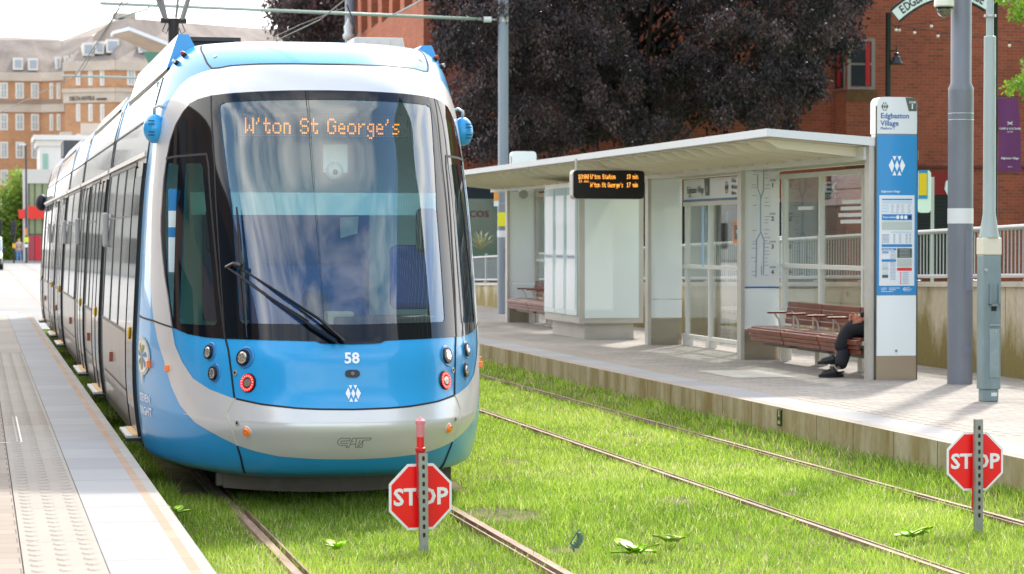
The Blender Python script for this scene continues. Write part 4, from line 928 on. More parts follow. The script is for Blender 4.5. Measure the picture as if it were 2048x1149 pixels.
# benches ------------------------------------------------------
M_wood = mat('varnished_hardwood', '#82391f', .4, coat=.15, var=.35, vscale=2.5, aniso=(8, 1, 8), c2='#542414'); M_wtop = M_wood
def bench(label, y0, y1, nsec=2):
    be = thing('bench', label, 'bench', (10.0, (y0 + y1) / 2, PZ), 'slatted wooden benches in the shelter'); L = (y1 - y0) / nsec
    for k in range(nsec):
        a = y0 + k * L + .015; c = y0 + (k + 1) * L - .015
        b = MB()
        for i in range(5): x = 9.73 + i * .093; b.bb(x, x + .088, a, c, .755 - .0 * i, .79)
        b.box((9.705, (a + c) / 2, .735), (.05, c - a, .06)); b.bb(9.70, 9.73, a, c, .655, .70); b.bb(9.72, 9.75, a, c, .60, .65); b.build('seat', M_wood, be, bevel=.008)
        b = MB()
        for i in range(4): z = .82 + i * .072; x = 10.19 + i * .012; b.bb(x, x + .025, a, c, z, z + .066)
        b.build('backrest', M_wood, be, bevel=.006)
        b = MB(); b.bb(9.85, 10.15, a + .1, c - .1, .55, .66); b.build('seat_rail', mat('bench_steel', '#6f6a62', .4, metal=.6), be)
    for yy in np.arange(y0 + .35, y1 - .2, .72):
        b = MB(); b.tube([(9.88, yy, .79), (9.86, yy, .9), (9.81, yy, .97)], .012, 6); b.tube([(10.06, yy, .79), (10.06, yy, .97)], .01, 6); ar = b.build('armrest_bracket', M_alu, be)
        b = MB(); b.box((9.88, yy, .985), (.34, .05, .028)); b.build('armrest', M_wood, be, bevel=.01)
    for yy in (y0 + .1, (y0 + y1) / 2, y1 - .1): b = MB(); b.bb(10.1, 10.2, yy - .03, yy + .03, PZ, .72); b.build('leg', M_stp, be)
bench('long wooden slatted bench with armrests, on which the person in black sits', 25.55, 29.5, 3)
bench('wooden bench at the far end of the shelter, left of the white kiosk doors', 40.6, 43.9, 2)
# hanging departure display ------------------------------------
YI = 33.4; i0 = ay(1145, 340, YI); i1 = ay(1289, 399, YI)
dp_ = thing('departure_display', 'black hanging departure display with two lines of amber text under the canopy', 'display', ((i0.x + i1.x) / 2, YI, i0.z))
def rrect(x0, x1, z0, z1, r, y, k=5):
    o = []
    for (cx, cz, a0) in ((x1 - r, z1 - r, 0), (x0 + r, z1 - r, 90), (x0 + r, z0 + r, 180), (x1 - r, z0 + r, 270)):
        for i in range(k + 1): a = R(a0 + 90 * i / k); o.append((cx + r * math.cos(a), y, cz + r * math.sin(a)))
    return o
b = MB(); b.prism(rrect(i0.x, i1.x, i1.z, i0.z, .06, YI), (0, .18, 0)); b.build('display_case', [M_st], dp_)
b = MB(); b.prism(rrect(i0.x + .012, i1.x - .004, i1.z + .006, i0.z - .006, .055, YI - .008), (0, .006, 0)); b.build('display_face', M_black, dp_)
ym = YI - .012; M_l1 = mat('led_amber_soft', '#e8b87a', .5, emit='#ffb040', es=1.3); M_l2 = mat('led_red_soft', '#d85c3a', .5, emit='#ff8a32', es=1.1); M_l3 = mat('led_green_soft', '#b8c46a', .5, emit='#c8e070', es=.9)
pit = .0105
def ledline(b, s, u, v, uw, p, hh):
    a = ay(u, v, ym); c = ay(u + uw, v, ym); w1 = led(MB(), s, 1, (0, 0, 0)); led(b, s, hh, (a.x, ym, a.z), px_=(c.x - a.x) / w1, fill=.8, col2=[0, 0, 0, 1])
b = MB(); ledline(b, '10:00', 1157, 349, 22, 0, .0098); ledline(b, "W'ton Station", 1181, 349, 51, 0, .0098); ledline(b, '10 min', 1254, 349, 23, 0, .0098)
ledline(b, '13 Jun', 1158, 360.5, 20, 0, .0048); ledline(b, "W'ton St George's", 1181, 365.5, 66, 0, .0098); ledline(b, '17 min', 1254, 365.5, 23, 0, .0098)
b.build('display_lettering', [M_l1, M_l2, M_l3], dp_)
b = MB(); p = ay(1149, 339, YI + .1); b.cyl((p.x + .02, YI + .09, p.z - .01), (p.x + .02, YI + .09, 3.06), .018, n=8); p = ay(1280, 339, YI + .1); b.cyl((p.x, YI + .09, p.z - .01), (p.x, YI + .09, 2.99), .018, n=8); b.build('hanger', M_st, dp_)
# totems -------------------------------------------------------
def totem(name_label, x0, y0, w, full=True):
    t = thing('station_totem', name_label, 'totem', (x0 + w / 2, y0, PZ), 'station name totems'); x1 = x0 + w; D = .2
    zt = 3.5; z1 = ay(1790, 268, 25.32).z; z2 = ay(1790, 590, 25.32).z; z3 = ay(1790, 712, 25.32).z
    b = MB(); b.bb(x0 + .01, x1 - .01, y0 + .012, y0 + D, PZ, z1 - .004); b.build('column', M_st, t)
    b = MB(); pr = rrect(x0, x1, z1, zt, .075, y0); pr = [p for p in pr]; n = len(pr)
    pr = [q_ for q_ in pr if q_[2] > z1 + .08] ; pr = [(x1, y0, z1)] + pr + [(x0, y0, z1)]
    b.prism(pr, (0, D, 0)); b.build('name_box', M_whitep, t)
    b = MB(); b.bb(x0, x1, y0, y0 + .01, z2, z1 - .01); b.build('blue_panel', M_bluep, t)
    b = MB(); b.bb(x0 + .004, x1 - .004, y0 + .002, y0 + .012, z3, z2 - .008); b.build('white_panel', M_opal, t)
    b = MB(); b.bb(x0 + .002, x1 - .002, y0 + .001, y0 + .012, PZ, z3 - .006); b.build('plinth', mat('totem_plinth', '#ad9c84', .35, metal=.45), t)
    b = MB(); b.bb(x0 - .012, x0, y0 - .002, y0 + .02, PZ, zt - .1); b.bb(x1, x1 + .012, y0 - .002, y0 + .02, PZ, zt - .1); b.build('edge_trim', mat('totem_edge', '#5f5c50', .4, metal=.5), t)
    yf = y0 - .003; cx = (x0 + x1) / 2; X = lambda u: x0 + (u - 1755) / 81 * w; Z = lambda v: ay(1795, v, 25.32).z
    b = MB(); logo(b, .235, (cx, yf, Z(332) - 0), (1.0, 0, 0)); text(b, 'Edgbaston Village', .032, (X(1764), yf, Z(383.5)), align='LEFT'); b.build('emblem', M_mark, t)
    if not full: return t
    b = MB(); text(b, 'Edgbaston\nVillage', .083, (X(1762), yf, Z(240)), align='LEFT', bold=.02); text(b, 'Platform 1', .04, (X(1762), yf, Z(257.5)), align='LEFT'); b.build('name_lettering', M_ink, t)
    b = MB(); logo(b, .1, (X(1770.5), yf, Z(214)), cols=[2, 1, 1, 0, 1, 1, 0]); b.build('small_emblem', [M_dgrey, mat('emblem_olive', '#6f6a3f', .5), M_ink], t)
    b = MB(); b.poly([(X(1812), yf, zt - .004), (X(1832), yf, zt - .004), (x1 - .005, yf, zt - .06), (x1 - .005, yf, Z(222.5)), (X(1819), yf, Z(222.5))]); b.mat(1); text(b, '1', .075, (X(1826), yf - .003, Z(213.5)), bold=.04); text(b, 'ZONE', .028, (X(1826), yf - .003, Z(205)), bold=.03); b.build('zone_tag', [M_dgrey, M_mark], t)
    # information poster
    b = MB(); b.bb(X(1760), X(1831), yf - .003, yf, Z(572), Z(391)); po = b.build('poster', mat('poster_paper', '#e6e9ea', .4), t); yp = yf - .006; rr = random.Random(5)
    cols = [mat('poster_blue', '#2d86c2', .5), mat('poster_pale', '#bdc6bd', .6), mat('poster_tint', '#c9dbe6', .6), mat('poster_dark', '#555a56', .5), mat('poster_red', '#e23a36', .5), mat('poster_ink', '#8fa0b8', .6), mat('poster_navy', '#1c2c5c', .5)]
    b = MB(); rc = lambda k, u0, u1, v0, v1, dy=0: b.mat(k).poly([(X(u0), yp - dy, Z(v1)), (X(u1), yp - dy, Z(v1)), (X(u1), yp - dy, Z(v0)), (X(u0), yp - dy, Z(v0))])
    rc(0, 1765, 1826, 398, 400.5); rc(2, 1765, 1826, 402, 407); rc(0, 1765, 1826, 429, 441); rc(1, 1765, 1826, 443.5, 460); rc(2, 1784, 1826, 463, 466.5); rc(0, 1765, 1826, 489, 494.5); rc(0, 1765, 1794, 497, 501); rc(3, 1796, 1826, 497, 516)
    rc(1, 1796, 1826, 518, 534); rc(4, 1796, 1826, 536, 542); rc(0, 1765, 1794, 519, 524); rc(5, 1766, 1779, 503, 507)
    for k in range(4): rc(2, 1765, 1779, 409.5 + 6 * k, 413 + 6 * k) if k < 3 else None; rc(3 if k == 3 else (1 if k % 2 else 2), 1766, 1778, 526 + 8 * k, 532 + 8 * k)
    for v in np.arange(410, 427, 3): 
        for u in (1783, 1794, 1804, 1817): rc(5, u, u + 4 + 3 * rr.random(), v, v + .8, .001)
    for v in np.arange(469, 487, 2.6):
        rc(5, 1765, 1780, v, v + .9, .001); [rc(5, u, u + 4, v, v + .9, .001) for u in (1788, 1800, 1813, 1820)]
    for v in np.arange(503, 560, 2.8): rc(5, 1782, 1793, v, v + .8, .001)
    for v in np.arange(545, 567, 3.6): rc(4, 1802, 1804.5, v, v + 2, .001); rc(5, 1807, 1819, v + .4, v + 1.4, .001)
    for v in np.arange(499, 515, 2.8): rc(1, 1801, 1822, v, v + .7, .001)
    b.build('poster_print', cols, po)
    b = MB()
    for k, u in enumerate((1797, 1805, 1813, 1821)):
        b.mat(0 if k < 3 else 1); b.poly([(X(u) + .019 * math.cos(a), yp - .002, Z(435) + .022 * math.sin(a)) for a in [2 * math.pi * i / 14 for i in range(14)]])
    b.mat(0); text(b, 'Tickets and fares', .03, (X(1766), yp - .002, Z(435)), align='LEFT', sx=.8); text(b, 'Using the tram', .022, (X(1766), yp - .002, Z(499)), align='LEFT'); b.build('poster_symbols', [M_mark, cols[6]], po)
    b = MB(); logo(b, .05, (X(1812), yf, Z(579))); text(b, 'West\nMidlands\nMetro', .018, (X(1816), yf, Z(579)), align='LEFT')
    for (u0, u1, v) in ((1764, 1776, 576), (1780, 1802, 576), (1764, 1775, 579.5), (1780, 1794, 579.5), (1764, 1789, 583)): b.poly([(X(u0), yf, Z(v + 1)), (X(u1), yf, Z(v + 1)), (X(u1), yf, Z(v)), (X(u0), yf, Z(v))])
    b.build('footer_lettering', M_mark, t)
    b = MB(); b.cyl((X(1795), y0 - .012, Z(702)), (X(1795), y0 + .002, Z(702)), .013, n=10); b.build('lock', M_brush, t); return t
TX = 9.824
totem('tall blue and white station name totem with timetable poster beside the seated person', TX, 25.32, .477)
far_t = totem('white-topped station totem standing beyond the far end of the shelter canopy', 10.25, 46.0, .5, False)
far_t.location.z += .12; far_t.location.x += -.0
# end post of the shelter beside the totem
b = MB(); b.bb(TX - .075, TX - .012, 25.36, 25.5, PZ, 3.0); b.build('end_post', M_st, sh)

# the seated person -------------------------------------------
def skinned(name, joints, edges, m, parent=None, sub=2, root=0):
    me = bpy.data.meshes.new(name); w = wloc(parent)
    me.from_pydata([tuple(Vector(j[0]) - w) for j in joints], edges, []); me.materials.append(m); o = link(name, me, parent); sk = o.modifiers.new('skin', 'SKIN')
    for i, j in enumerate(joints): r = j[1]; me.skin_vertices[0].data[i].radius = (r, r) if not isinstance(r, tuple) else r; me.skin_vertices[0].data[i].use_root = (i == root)
    sk.use_smooth_shade = True; s2 = o.modifiers.new('sub', 'SUBSURF'); s2.levels = sub; s2.render_levels = sub
    dg = bpy.context.evaluated_depsgraph_get(); me2 = bpy.data.meshes.new_from_object(o.evaluated_get(dg)); o.modifiers.clear(); o.data = me2; me2.name = name
    for p in me2.polygons: p.use_smooth = True
    if not me2.materials: me2.materials.append(m)
    return o
M_skin = mat('skin_brown', '#b5755c', .5); M_trs = mat('black_trousers', '#1d1e24', .85, bump=.4, bscale=18); M_jac = mat('black_jacket', '#17181c', .8, bump=.4, bscale=14); M_shoe = mat('black_shoes', '#121214', .5); M_hair = mat('dark_hair', '#15100d', .8)
py = 25.72
hip = Vector((10.02, py, .90)); neck = Vector((10.06, py, 1.43)); headp = Vector((10.05, py, 1.62))
kneeL = ay(1682, 664, py - .04); kneeL.z -= .05; kneeL = Vector((9.52, py - .06, .96)); kneeR = Vector((9.56, py + .13, .80))
ankL = Vector((9.46, py + .10, .60)); ankR = Vector((9.60, py - .0, .44))
# placed from the photo: upper (crossed) shoe and planted shoe
uA = ay(1671, 712, 26.05); uB = ay(1672, 742, 25.95); kn = ay(1697, 655, 25.95)
kneeL = Vector((kn.x, 25.92, kn.z)); ankL = Vector((uA.x, 26.02, uA.z)); ankR = Vector((uB.x + .01, 25.9, PZ + .1)); kneeR = Vector((kn.x + .04, 26.05, kn.z - .12))
hand = ay(1716, 641, 25.55) ; handR = ay(1707, 635, 25.62)
bodyj = [(hip, .13), (hip + Vector((0, 0, .25)), .13), (neck - Vector((0, 0, .06)), .12), (neck, .055), (headp - Vector((0, 0, .05)), .075), (headp + Vector((0, 0, .06)), .085),
         (hip + Vector((-.02, .09, -.01)), .085), (kneeR, .05), (ankR, .03), (hip + Vector((-.02, -.09, 0)), .085), (kneeL, .05), (ankL, .03),
         (neck + Vector((0, -.18, -.05)), .055), (neck + Vector((-.05, -.22, -.32)), .042), (hand + Vector((.05, 0, 0)), .026), (neck + Vector((0, .18, -.05)), .055), (neck + Vector((-.05, .2, -.32)), .042), (handR + Vector((.05, 0, 0)), .026)]
person = skinned('person', bodyj, [(0, 1), (1, 2), (2, 3), (3, 4), (4, 5), (0, 6), (6, 7), (7, 8), (0, 9), (9, 10), (10, 11), (2, 12), (12, 13), (13, 14), (2, 15), (15, 16), (16, 17)], M_skin)
tag(person, 'person in black sitting cross-legged on the bench, hands folded, half hidden by the totem', 'person')
skinned('trousers', [(hip, .155), (hip + Vector((-.02, .1, 0)), .11), ((hip + kneeR) / 2 + Vector((0, .02, 0)), .105), (kneeR, .1), ((kneeR + ankR) / 2, .092), (ankR + Vector((.015, 0, .0)), .078), (hip + Vector((-.02, -.1, .0)), .11), ((hip + kneeL) / 2 + Vector((0, -.02, .01)), .112), (kneeL - Vector((0, 0, .01)), .11), ((kneeL + ankL) / 2 + Vector((.02, 0, 0)), .108), (ankL + Vector((.02, 0, .03)), .088), (hip + Vector((0, 0, .12)), .15)],
        [(0, 1), (1, 2), (2, 3), (3, 4), (4, 5), (0, 6), (6, 7), (7, 8), (8, 9), (9, 10), (0, 11)], M_trs, person)
skinned('jacket', [(hip + Vector((0, 0, .06)), .165), (hip + Vector((0, 0, .3)), .165), (neck - Vector((0, 0, .07)), .15), (neck + Vector((0, 0, -.01)), .07), (neck + Vector((0, -.2, -.06)), .078), (neck + Vector((-.05, -.25, -.32)), .066), (hand + Vector((.08, 0, .0)), .055), (neck + Vector((0, .2, -.06)), .078), (neck + Vector((-.05, .23, -.32)), .066), (handR + Vector((.09, 0, 0)), .052)],
        [(0, 1), (1, 2), (2, 3), (2, 4), (4, 5), (5, 6), (2, 7), (7, 8), (8, 9)], M_jac, person)
def shoe(an, toe):
    d = Vector((toe[0], toe[1], 0)).normalized()
    skinned('shoe', [(an + Vector((0, 0, .01)), .062), (an + d * -.03 + Vector((0, 0, -.05)), .052), (an + d * .08 + Vector((0, 0, -.045)), .055), (an + d * .17 + Vector((0, 0, -.058)), .048), (an + d * .225 + Vector((0, 0, -.068)), .032)], [(0, 1), (0, 2), (2, 3), (3, 4)], M_shoe, person)
    b = MB(); sd_ = Vector((-d.y, d.x, 0)); c = an + Vector((0, 0, -.095)); pts = []
    for k in range(14): a = 2 * math.pi * k / 14; pts.append(c + d * (.09 + .16 * math.cos(a)) + sd_ * .045 * math.sin(a))
    b.prism(pts, (0, 0, .034)); b.build('shoe_sole', mat('shoe_sole_black', '#0c0c0d', .6), person)
shoe(ankR, (-1, -.12)); shoe(ankL + Vector((.02, 0, 0)), (-1, -.05))
def fingers(c, s):
    b = []
    for k in range(4):
        a = c + Vector((-.02, -.01 * s, .03 - k * .018)); skinned('finger', [(c + Vector((.045, 0, .018 - k * .012)), .011), (a, .010), (a + Vector((-.026 - .004 * (k in (1, 2)), .014 * s, -.006)), .009), (a + Vector((-.03, .038 * s, -.016)), .0075)], [(0, 1), (1, 2), (2, 3)], M_skin, person, 1)
    skinned('thumb', [(c + Vector((.045, 0, .015)), .012), (c + Vector((.01, -.02 * s, .045)), .0105), (c + Vector((-.028, .004 * s, .052)), .009)], [(0, 1), (1, 2)], M_skin, person, 1)
    skinned('palm', [(c + Vector((.06, 0, 0)), .024), (c + Vector((.02, 0, 0)), .034), (c + Vector((-.01, 0, 0)), .03)], [(0, 1), (1, 2)], M_skin, person, 1)
fingers(hand, 1); fingers(handR, -1)
b = MB(); b.ball(headp + Vector((.012, 0, .085)), (.105, .092, .095), 16, 10, zmin=-.2); b.build('hair', M_hair, person, smooth=True)
b = MB(); b.ball(headp + Vector((-.088, 0, .01)), (.022, .014, .026), 8, 6); b.build('nose', M_skin, person, smooth=True)
b = MB(); b.ball(headp + Vector((-.078, -.032, .035)), .012, 8, 6); b.ball(headp + Vector((-.078, .032, .035)), .012, 8, 6); b.build('eyes', mat('eye_white', '#e8e4dc', .3), person)
b = MB(); b.box(headp + Vector((-.082, 0, -.045)), (.006, .045, .009)); b.build('mouth', mat('lip_brown', '#7a4038', .5), person)
for s in (-1, 1): b = MB(); b.ball(headp + Vector((0, s * .086, .01)), (.022, .012, .032), 8, 6); b.build('ear', M_skin, person, smooth=True)

# ---------------------------------------------------------------- wall, railing and planting behind the shelter
def wz(y): return 1.31 - (y - 28.3) * .0189
M_wall = concrete('stained_retaining_wall', '#c7b9a0', '#8a7a46', joint='#8a7d63', jw=3.2, amt=.6, aniso=(1.6, 1.6, .5), zg=(.4, 1.05)); M_cap = mat('wall_cap', '#cdc3b2', .85, var=.2, vscale=2)
b = MB(); b.prism([(XW, 10, -.1), (XW, 10, wz(10)), (XW, 58, wz(58)), (XW, 58, -.1)], (.28, 0, 0)); rw = b.build('retaining_wall', M_wall); tag(rw, 'moss-stained pale concrete retaining wall behind the shelter', 'wall')
b = MB(); b.prism([(XW - .03, 10, wz(10)), (XW - .03, 10, wz(10) + .06), (XW - .03, 58, wz(58) + .06), (XW - .03, 58, wz(58))], (.34, 0, 0)); b.build('coping', M_cap, rw)
b = MB(); b.poly([(XW + .28, 6, wz(6) - .35), (XW + 60, 6, wz(6) - .2), (XW + 60, 90, .0), (XW + .28, 90, -.0)]); lw_ = b.build('lawn', mat('lawn_green', '#5f8a1d', .9, var=.5, vscale=5, c2='#3f6a14', bump=.5)); lw_['kind'] = 'structure'
M_rl = mat('railing_grey', '#a9aaac', .4, metal=.3)
rl = thing('railing', 'grey metal railing with vertical bars along the top of the concrete wall', 'railing', (XW + .14, 30, 1.3)); XRL = XW + .14
b = MB(); b.tube([(XRL, 10, wz(10) + .70), (XRL, 58, wz(58) + .66)], .03, 8); b.build('top_rail', M_rl, rl); b = MB(); b.tube([(XRL, 10, wz(10) + .13), (XRL, 58, wz(58) + .13)], .022, 8); b.build('bottom_rail', M_rl, rl)
b = MB(); y = 10.
while y < 58: b.cyl((XRL, y, wz(y) + .13), (XRL, y, wz(y) + .68), .009, n=4, cap=False); y += .105
o = b.build('bars', M_rl, rl); o['kind'] = 'stuff'
y = 11.2
while y < 58:
    b = MB(); b.box((XRL, y, wz(y) + .39), (.05, .09, .7)); b.box((XRL, y, wz(y) + .075), (.12, .2, .02)); b.build('post', M_rl, rl, bevel=.005); y += 1.75

# ---------------------------------------------------------------- poles
M_pole = mat('pole_grey_blue', '#8b9298', .42, var=.1, vscale=1.5, aniso=(1, 1, .3)); M_poled = mat('pole_slate_base', '#777a80', .45, var=.14, vscale=2.5, aniso=(1, 1, .4)); M_band = mat('pole_white_band', '#dcdcd8', .5); M_clamp = mat('galvanised_clamp', '#b4b6b2', .4, metal=.6)
def cat_pole(label, x, y, r0, r1, zc, top, bands, plates):
    t = thing('catenary_pole', label, 'pole', (x, y, PZ), 'tramway catenary poles'); b = MB(); b.lathe((x, y, 0), [(r0, PZ), (r0, zc), (r0 + .002, zc + .03), (r1, zc + .09), (r1, top)], 28); b.build('shaft', M_poled if r0 > .125 else M_pole, t, smooth=True, autos=True)
    for z0, z1 in bands: b = MB(); b.lathe((x, y, 0), [(r0 + .003, z0), (r0 + .003, z1)], 28); b.build('white_band', M_band, t, smooth=True, autos=True)
    for (a, z0, z1, w) in plates:
        b = MB(); k = 5
        vs = [(x + (r0 + .006) * math.sin(a + (i / k - .5) * w / r0), y - (r0 + .006) * math.cos(a + (i / k - .5) * w / r0), z) for z in (z0, z1) for i in range(k + 1)]
        b.add(vs, [(i, i + 1, k + 2 + i, k + 1 + i) for i in range(k)]); b.build('access_plate', mat('pole_plate', '#757a85', .5), t)
    return t
cp = cat_pole('thick grey catenary pole with a white band and dome camera, right of the totem', 10.475, 24.5, .137, .112, 3.52, 9, [(2.08, 2.245)], [(.35, 1.35, 2.0, .1), (.3, .66, .75, .12)])
for z in (3.27, 3.2): b = MB(); b.lathe((10.475, 24.5, 0), [(.14, z), (.142, z + .012)], 28); b.build('strap', M_clamp, cp, smooth=True)
lp_ = cat_pole('slim grey catenary pole with a yellow plate at the far end of the shelter', 10.74, 49.0, .125, .11, 2.95, 9.5, [(1.93, 2.07)], [(.3, 1.2, 1.7, .1)])
b = MB(); a = ay(996, 425, 48.85); c = ay(1014, 453, 48.85); b.bb(a.x, c.x, 48.85, 48.862, c.z, a.z); b.build('yellow_plate', mat('plate_yellow', '#f0e71c', .5), lp_)
b = MB(); a = ay(988, 370, 48.9); c = ay(996, 402, 48.9); b.bb(a.x, c.x, 48.85, 48.9, c.z, a.z); c2 = ay(996, 413, 48.9); b.mat(1).bb(a.x, c.x, 48.85, 48.9, c2.z, c.z - .005); b.mat(2).bb(c.x, c.x + .05, 48.88, 48.9, a.z - .1, a.z - .07); b.build('flag_sign', [mat('flag_orange', '#ee9a35', .5), M_whitep, M_clamp], lp_)
b = MB()
for v in (374, 408): z = ay(1005, v, 49).z; b.lathe((10.74, 49, 0), [(.13, z), (.13, z + .015)], 20)
b.build('strap', M_clamp, lp_)
M_arm = mat('arm_pale_green', '#a9b5ab', .5, metal=.1)
def cat_arm(t, y, u0, v0, u1, v1, x_pole):
    a = ay(u0, v0, y); c = ay(u1, v1, y); b = MB(); b.cyl(c, (x_pole - .28, y, a.z + (c.z - a.z) * 0), .035, n=10); b.build('cantilever_arm', M_arm, t, smooth=True)
    b = MB(); b.cyl((x_pole - .42, y, a.z), (x_pole - .26, y, a.z), .06, n=12); b.build('insulator', M_band, t); b = MB(); b.lathe((x_pole, y, 0), [(.12, a.z - .05), (.12, a.z + .05)], 16); b.cyl((x_pole - .28, y, a.z), (x_pole - .1, y, a.z), .02, n=6); b.build('clamp', M_clamp, t); return a, c
aL, cL = cat_arm(lp_, 49.0, 1000, 40, 200, 7, 10.74)
fp = cat_pole('distant grey catenary pole with a small lantern, rising behind the tram roof', 10.9, 71.0, .2, .16, 6.3, 14, [], [])
aF, cF = cat_arm(fp, 71.0, 690, 168, 125, 152, 10.9)
b = MB(); p = ay(697, 50, 70.7); b.lathe((p.x, 70.7, 0), [(.05, p.z - .45), (.16, p.z - .42), (.17, p.z - .3), (.12, p.z - .25), (.14, p.z - .05), (.06, p.z + .08), (.02, p.z + .2)], 12); b.build('lantern', mat('lantern_white', '#c9ccc8', .4), fp, smooth=True)
# grey-green lamp post with cabinet base
GX, GY = 9.62, 21.8; M_gg = mat('post_grey_green', '#a9b5af', .45, var=.15, vscale=2, aniso=(1, 1, .3)); M_ggd = mat('cabinet_grey_green', '#7f9191', .5, var=.25, vscale=4, aniso=(1, 1, .4))
lp2 = thing('lamp_post', 'grey-green lamp post with boxy cabinet base and cream band, nearest on the right platform', 'lamp post', (GX, GY, PZ))
gz = lambda v: ay(1978, v, GY).z
b = MB(); b.box((GX, GY, (gz(510) + PZ + .12) / 2), (.19, .16, gz(510) - PZ - .12)); b.box((GX + .0, GY, PZ + .06), (.16, .13, .12)); b.build('cabinet', M_ggd, lp2, bevel=.012)
b = MB(); b.box((GX, GY, (gz(476) + gz(510)) / 2), (.196, .166, gz(476) - gz(510))); b.build('cream_band', mat('band_cream', '#d9d2bd', .5), lp2, bevel=.008)
b = MB(); b.lathe((GX, GY, 0), [(.1, gz(476)), (.092, gz(466)), (.062, gz(428)), (.058, gz(74)), (.052, gz(73)), (.036, gz(72)), (.036, gz(30)), (.032, 9.5)], 20); b.build('shaft', M_gg, lp2, smooth=True, autos=True)
b = MB(); z = gz(32); b.cyl((GX, GY, z - .012), (GX, GY, z + .012), .06); b.build('clamp', M_clamp, lp2)
b = MB(); b.bb(GX - .03, GX + .075, GY - .09, GY - .081, gz(755), gz(657)); b.bb(GX - .035, GX + .08, GY - .095, GY - .081, gz(652), gz(648)); b.build('cabinet_door', mat('cabinet_door', '#8b9c9b', .5, var=.2, vscale=5), lp2, bevel=.004)
b = MB(); b.bb(GX - .035, GX - .015, GY - .11, GY - .08, gz(610), gz(568)); b.bb(GX + .055, GX + .075, GY - .11, GY - .08, gz(610), gz(568)); b.bb(GX - .035, GX + .075, GY - .11, GY - .08, gz(612), gz(608)); b.build('bracket', M_ggd, lp2)
b = MB(); b.bb(GX - .01, GX + .045, GY - .083, GY - .079, gz(622), gz(613)); b.build('slot', M_black, lp2)
b = MB(); b.cyl((GX + .03, GY - .1, gz(663)), (GX + .03, GY - .085, gz(663)), .012, n=10); b.cyl((GX - .07, GY - .1, gz(540)), (GX - .07, GY - .08, gz(540)), .016, n=10); b.build('lock', M_clamp, lp2)
b = MB(); b.bb(GX - .0, GX + .06, GY - .068, GY - .064, PZ + .055, PZ + .09); b.build('label_plate', M_band, lp2)
# CCTV dome on the big pole
cc = ay(1888, 15, 24.4); t = thing('dome_camera', 'cream dome security camera hanging from the thick grey pole', 'camera', tuple(cc))
b = MB(); b.lathe((cc.x, 24.4, 0), [(.095, cc.z - .0), (.11, cc.z + .015), (.105, cc.z + .12), (.07, cc.z + .2)], 24); b.build('housing', mat('camera_cream', '#e3dfcb', .4), t, smooth=True, autos=True)
b = MB(); b.lathe((cc.x, 24.4, 0), [(.097, cc.z - .015), (.1, cc.z)], 24); b.build('dome_ring', M_black, t)
b = MB(); b.ball((cc.x, 24.4, cc.z - .02), (.08, .08, .09), 20, 10, zmax=0); b.build('dome', mat('smoked_dome', '#57513f', .05, coat=1, spec=.9), t, smooth=True)
b = MB(); b.tube([(cc.x, 24.4, cc.z + .2), (cc.x, 24.4, cc.z + .3), (10.42, 24.45, cc.z + .34)], .03, 8); b.build('bracket', M_clamp, t)
# wires ---------------------------------------------------------
M_wire = mat('copper_wire', '#5c5a52', .5, metal=.4)
def wire(label, pts, r=.012, cat='wire', m=M_wire, group='overhead wires'):
    b = MB(); b.tube(pts, r, 5); return tag(b.build('overhead_wire', m), label, cat, group)
w1 = ay(225, 38, 49.0); w2 = ay(150, 153, 71.0); w0 = Vector((XC, 10, 6.3)); w3 = ay(0, 226, 95)
wire('contact wire running above the tram towards the hotel', [Vector((XC, -60, 6.3)), w0, Vector((XC, 32.2, 6.25)), w1, w2, w3], .014)
wire('carrying wire of the near catenary span, just right of the contact wire', [Vector((XC + .1, -60, 7.4)), Vector((XC + .1, 10, 7.4)), ay(262, 0, 46), ay(237, 20, 49.0), ay(160, 150, 71)], .010)
wire('contact wire of the empty track, crossing above the tram roof', [Vector((6.1, -60, 6.3)), Vector((6.1, 10, 6.3)), ay(690, 0, 44), ay(640, 40, 49), ay(556, 80, 60), ay(530, 92, 71)], .013)
wire('thin stay wire beside the lantern pole', [ay(694, 14, 49), ay(600, 50, 52), ay(540, 78, 62)], .009)
wire('pale steady rod rising from the cantilever arm towards the beech tree', [ay(787, 30, 48.9), ay(835, 5, 46), ay(880, -30, 42)], .02, 'rod', M_arm)
wire('short steady arm under the near cantilever arm', [ay(298, 14, 48.9), ay(296, 18, 48.9), ay(245, 33, 48.5), ay(232, 38, 48.6)], .02, 'rod', M_arm)

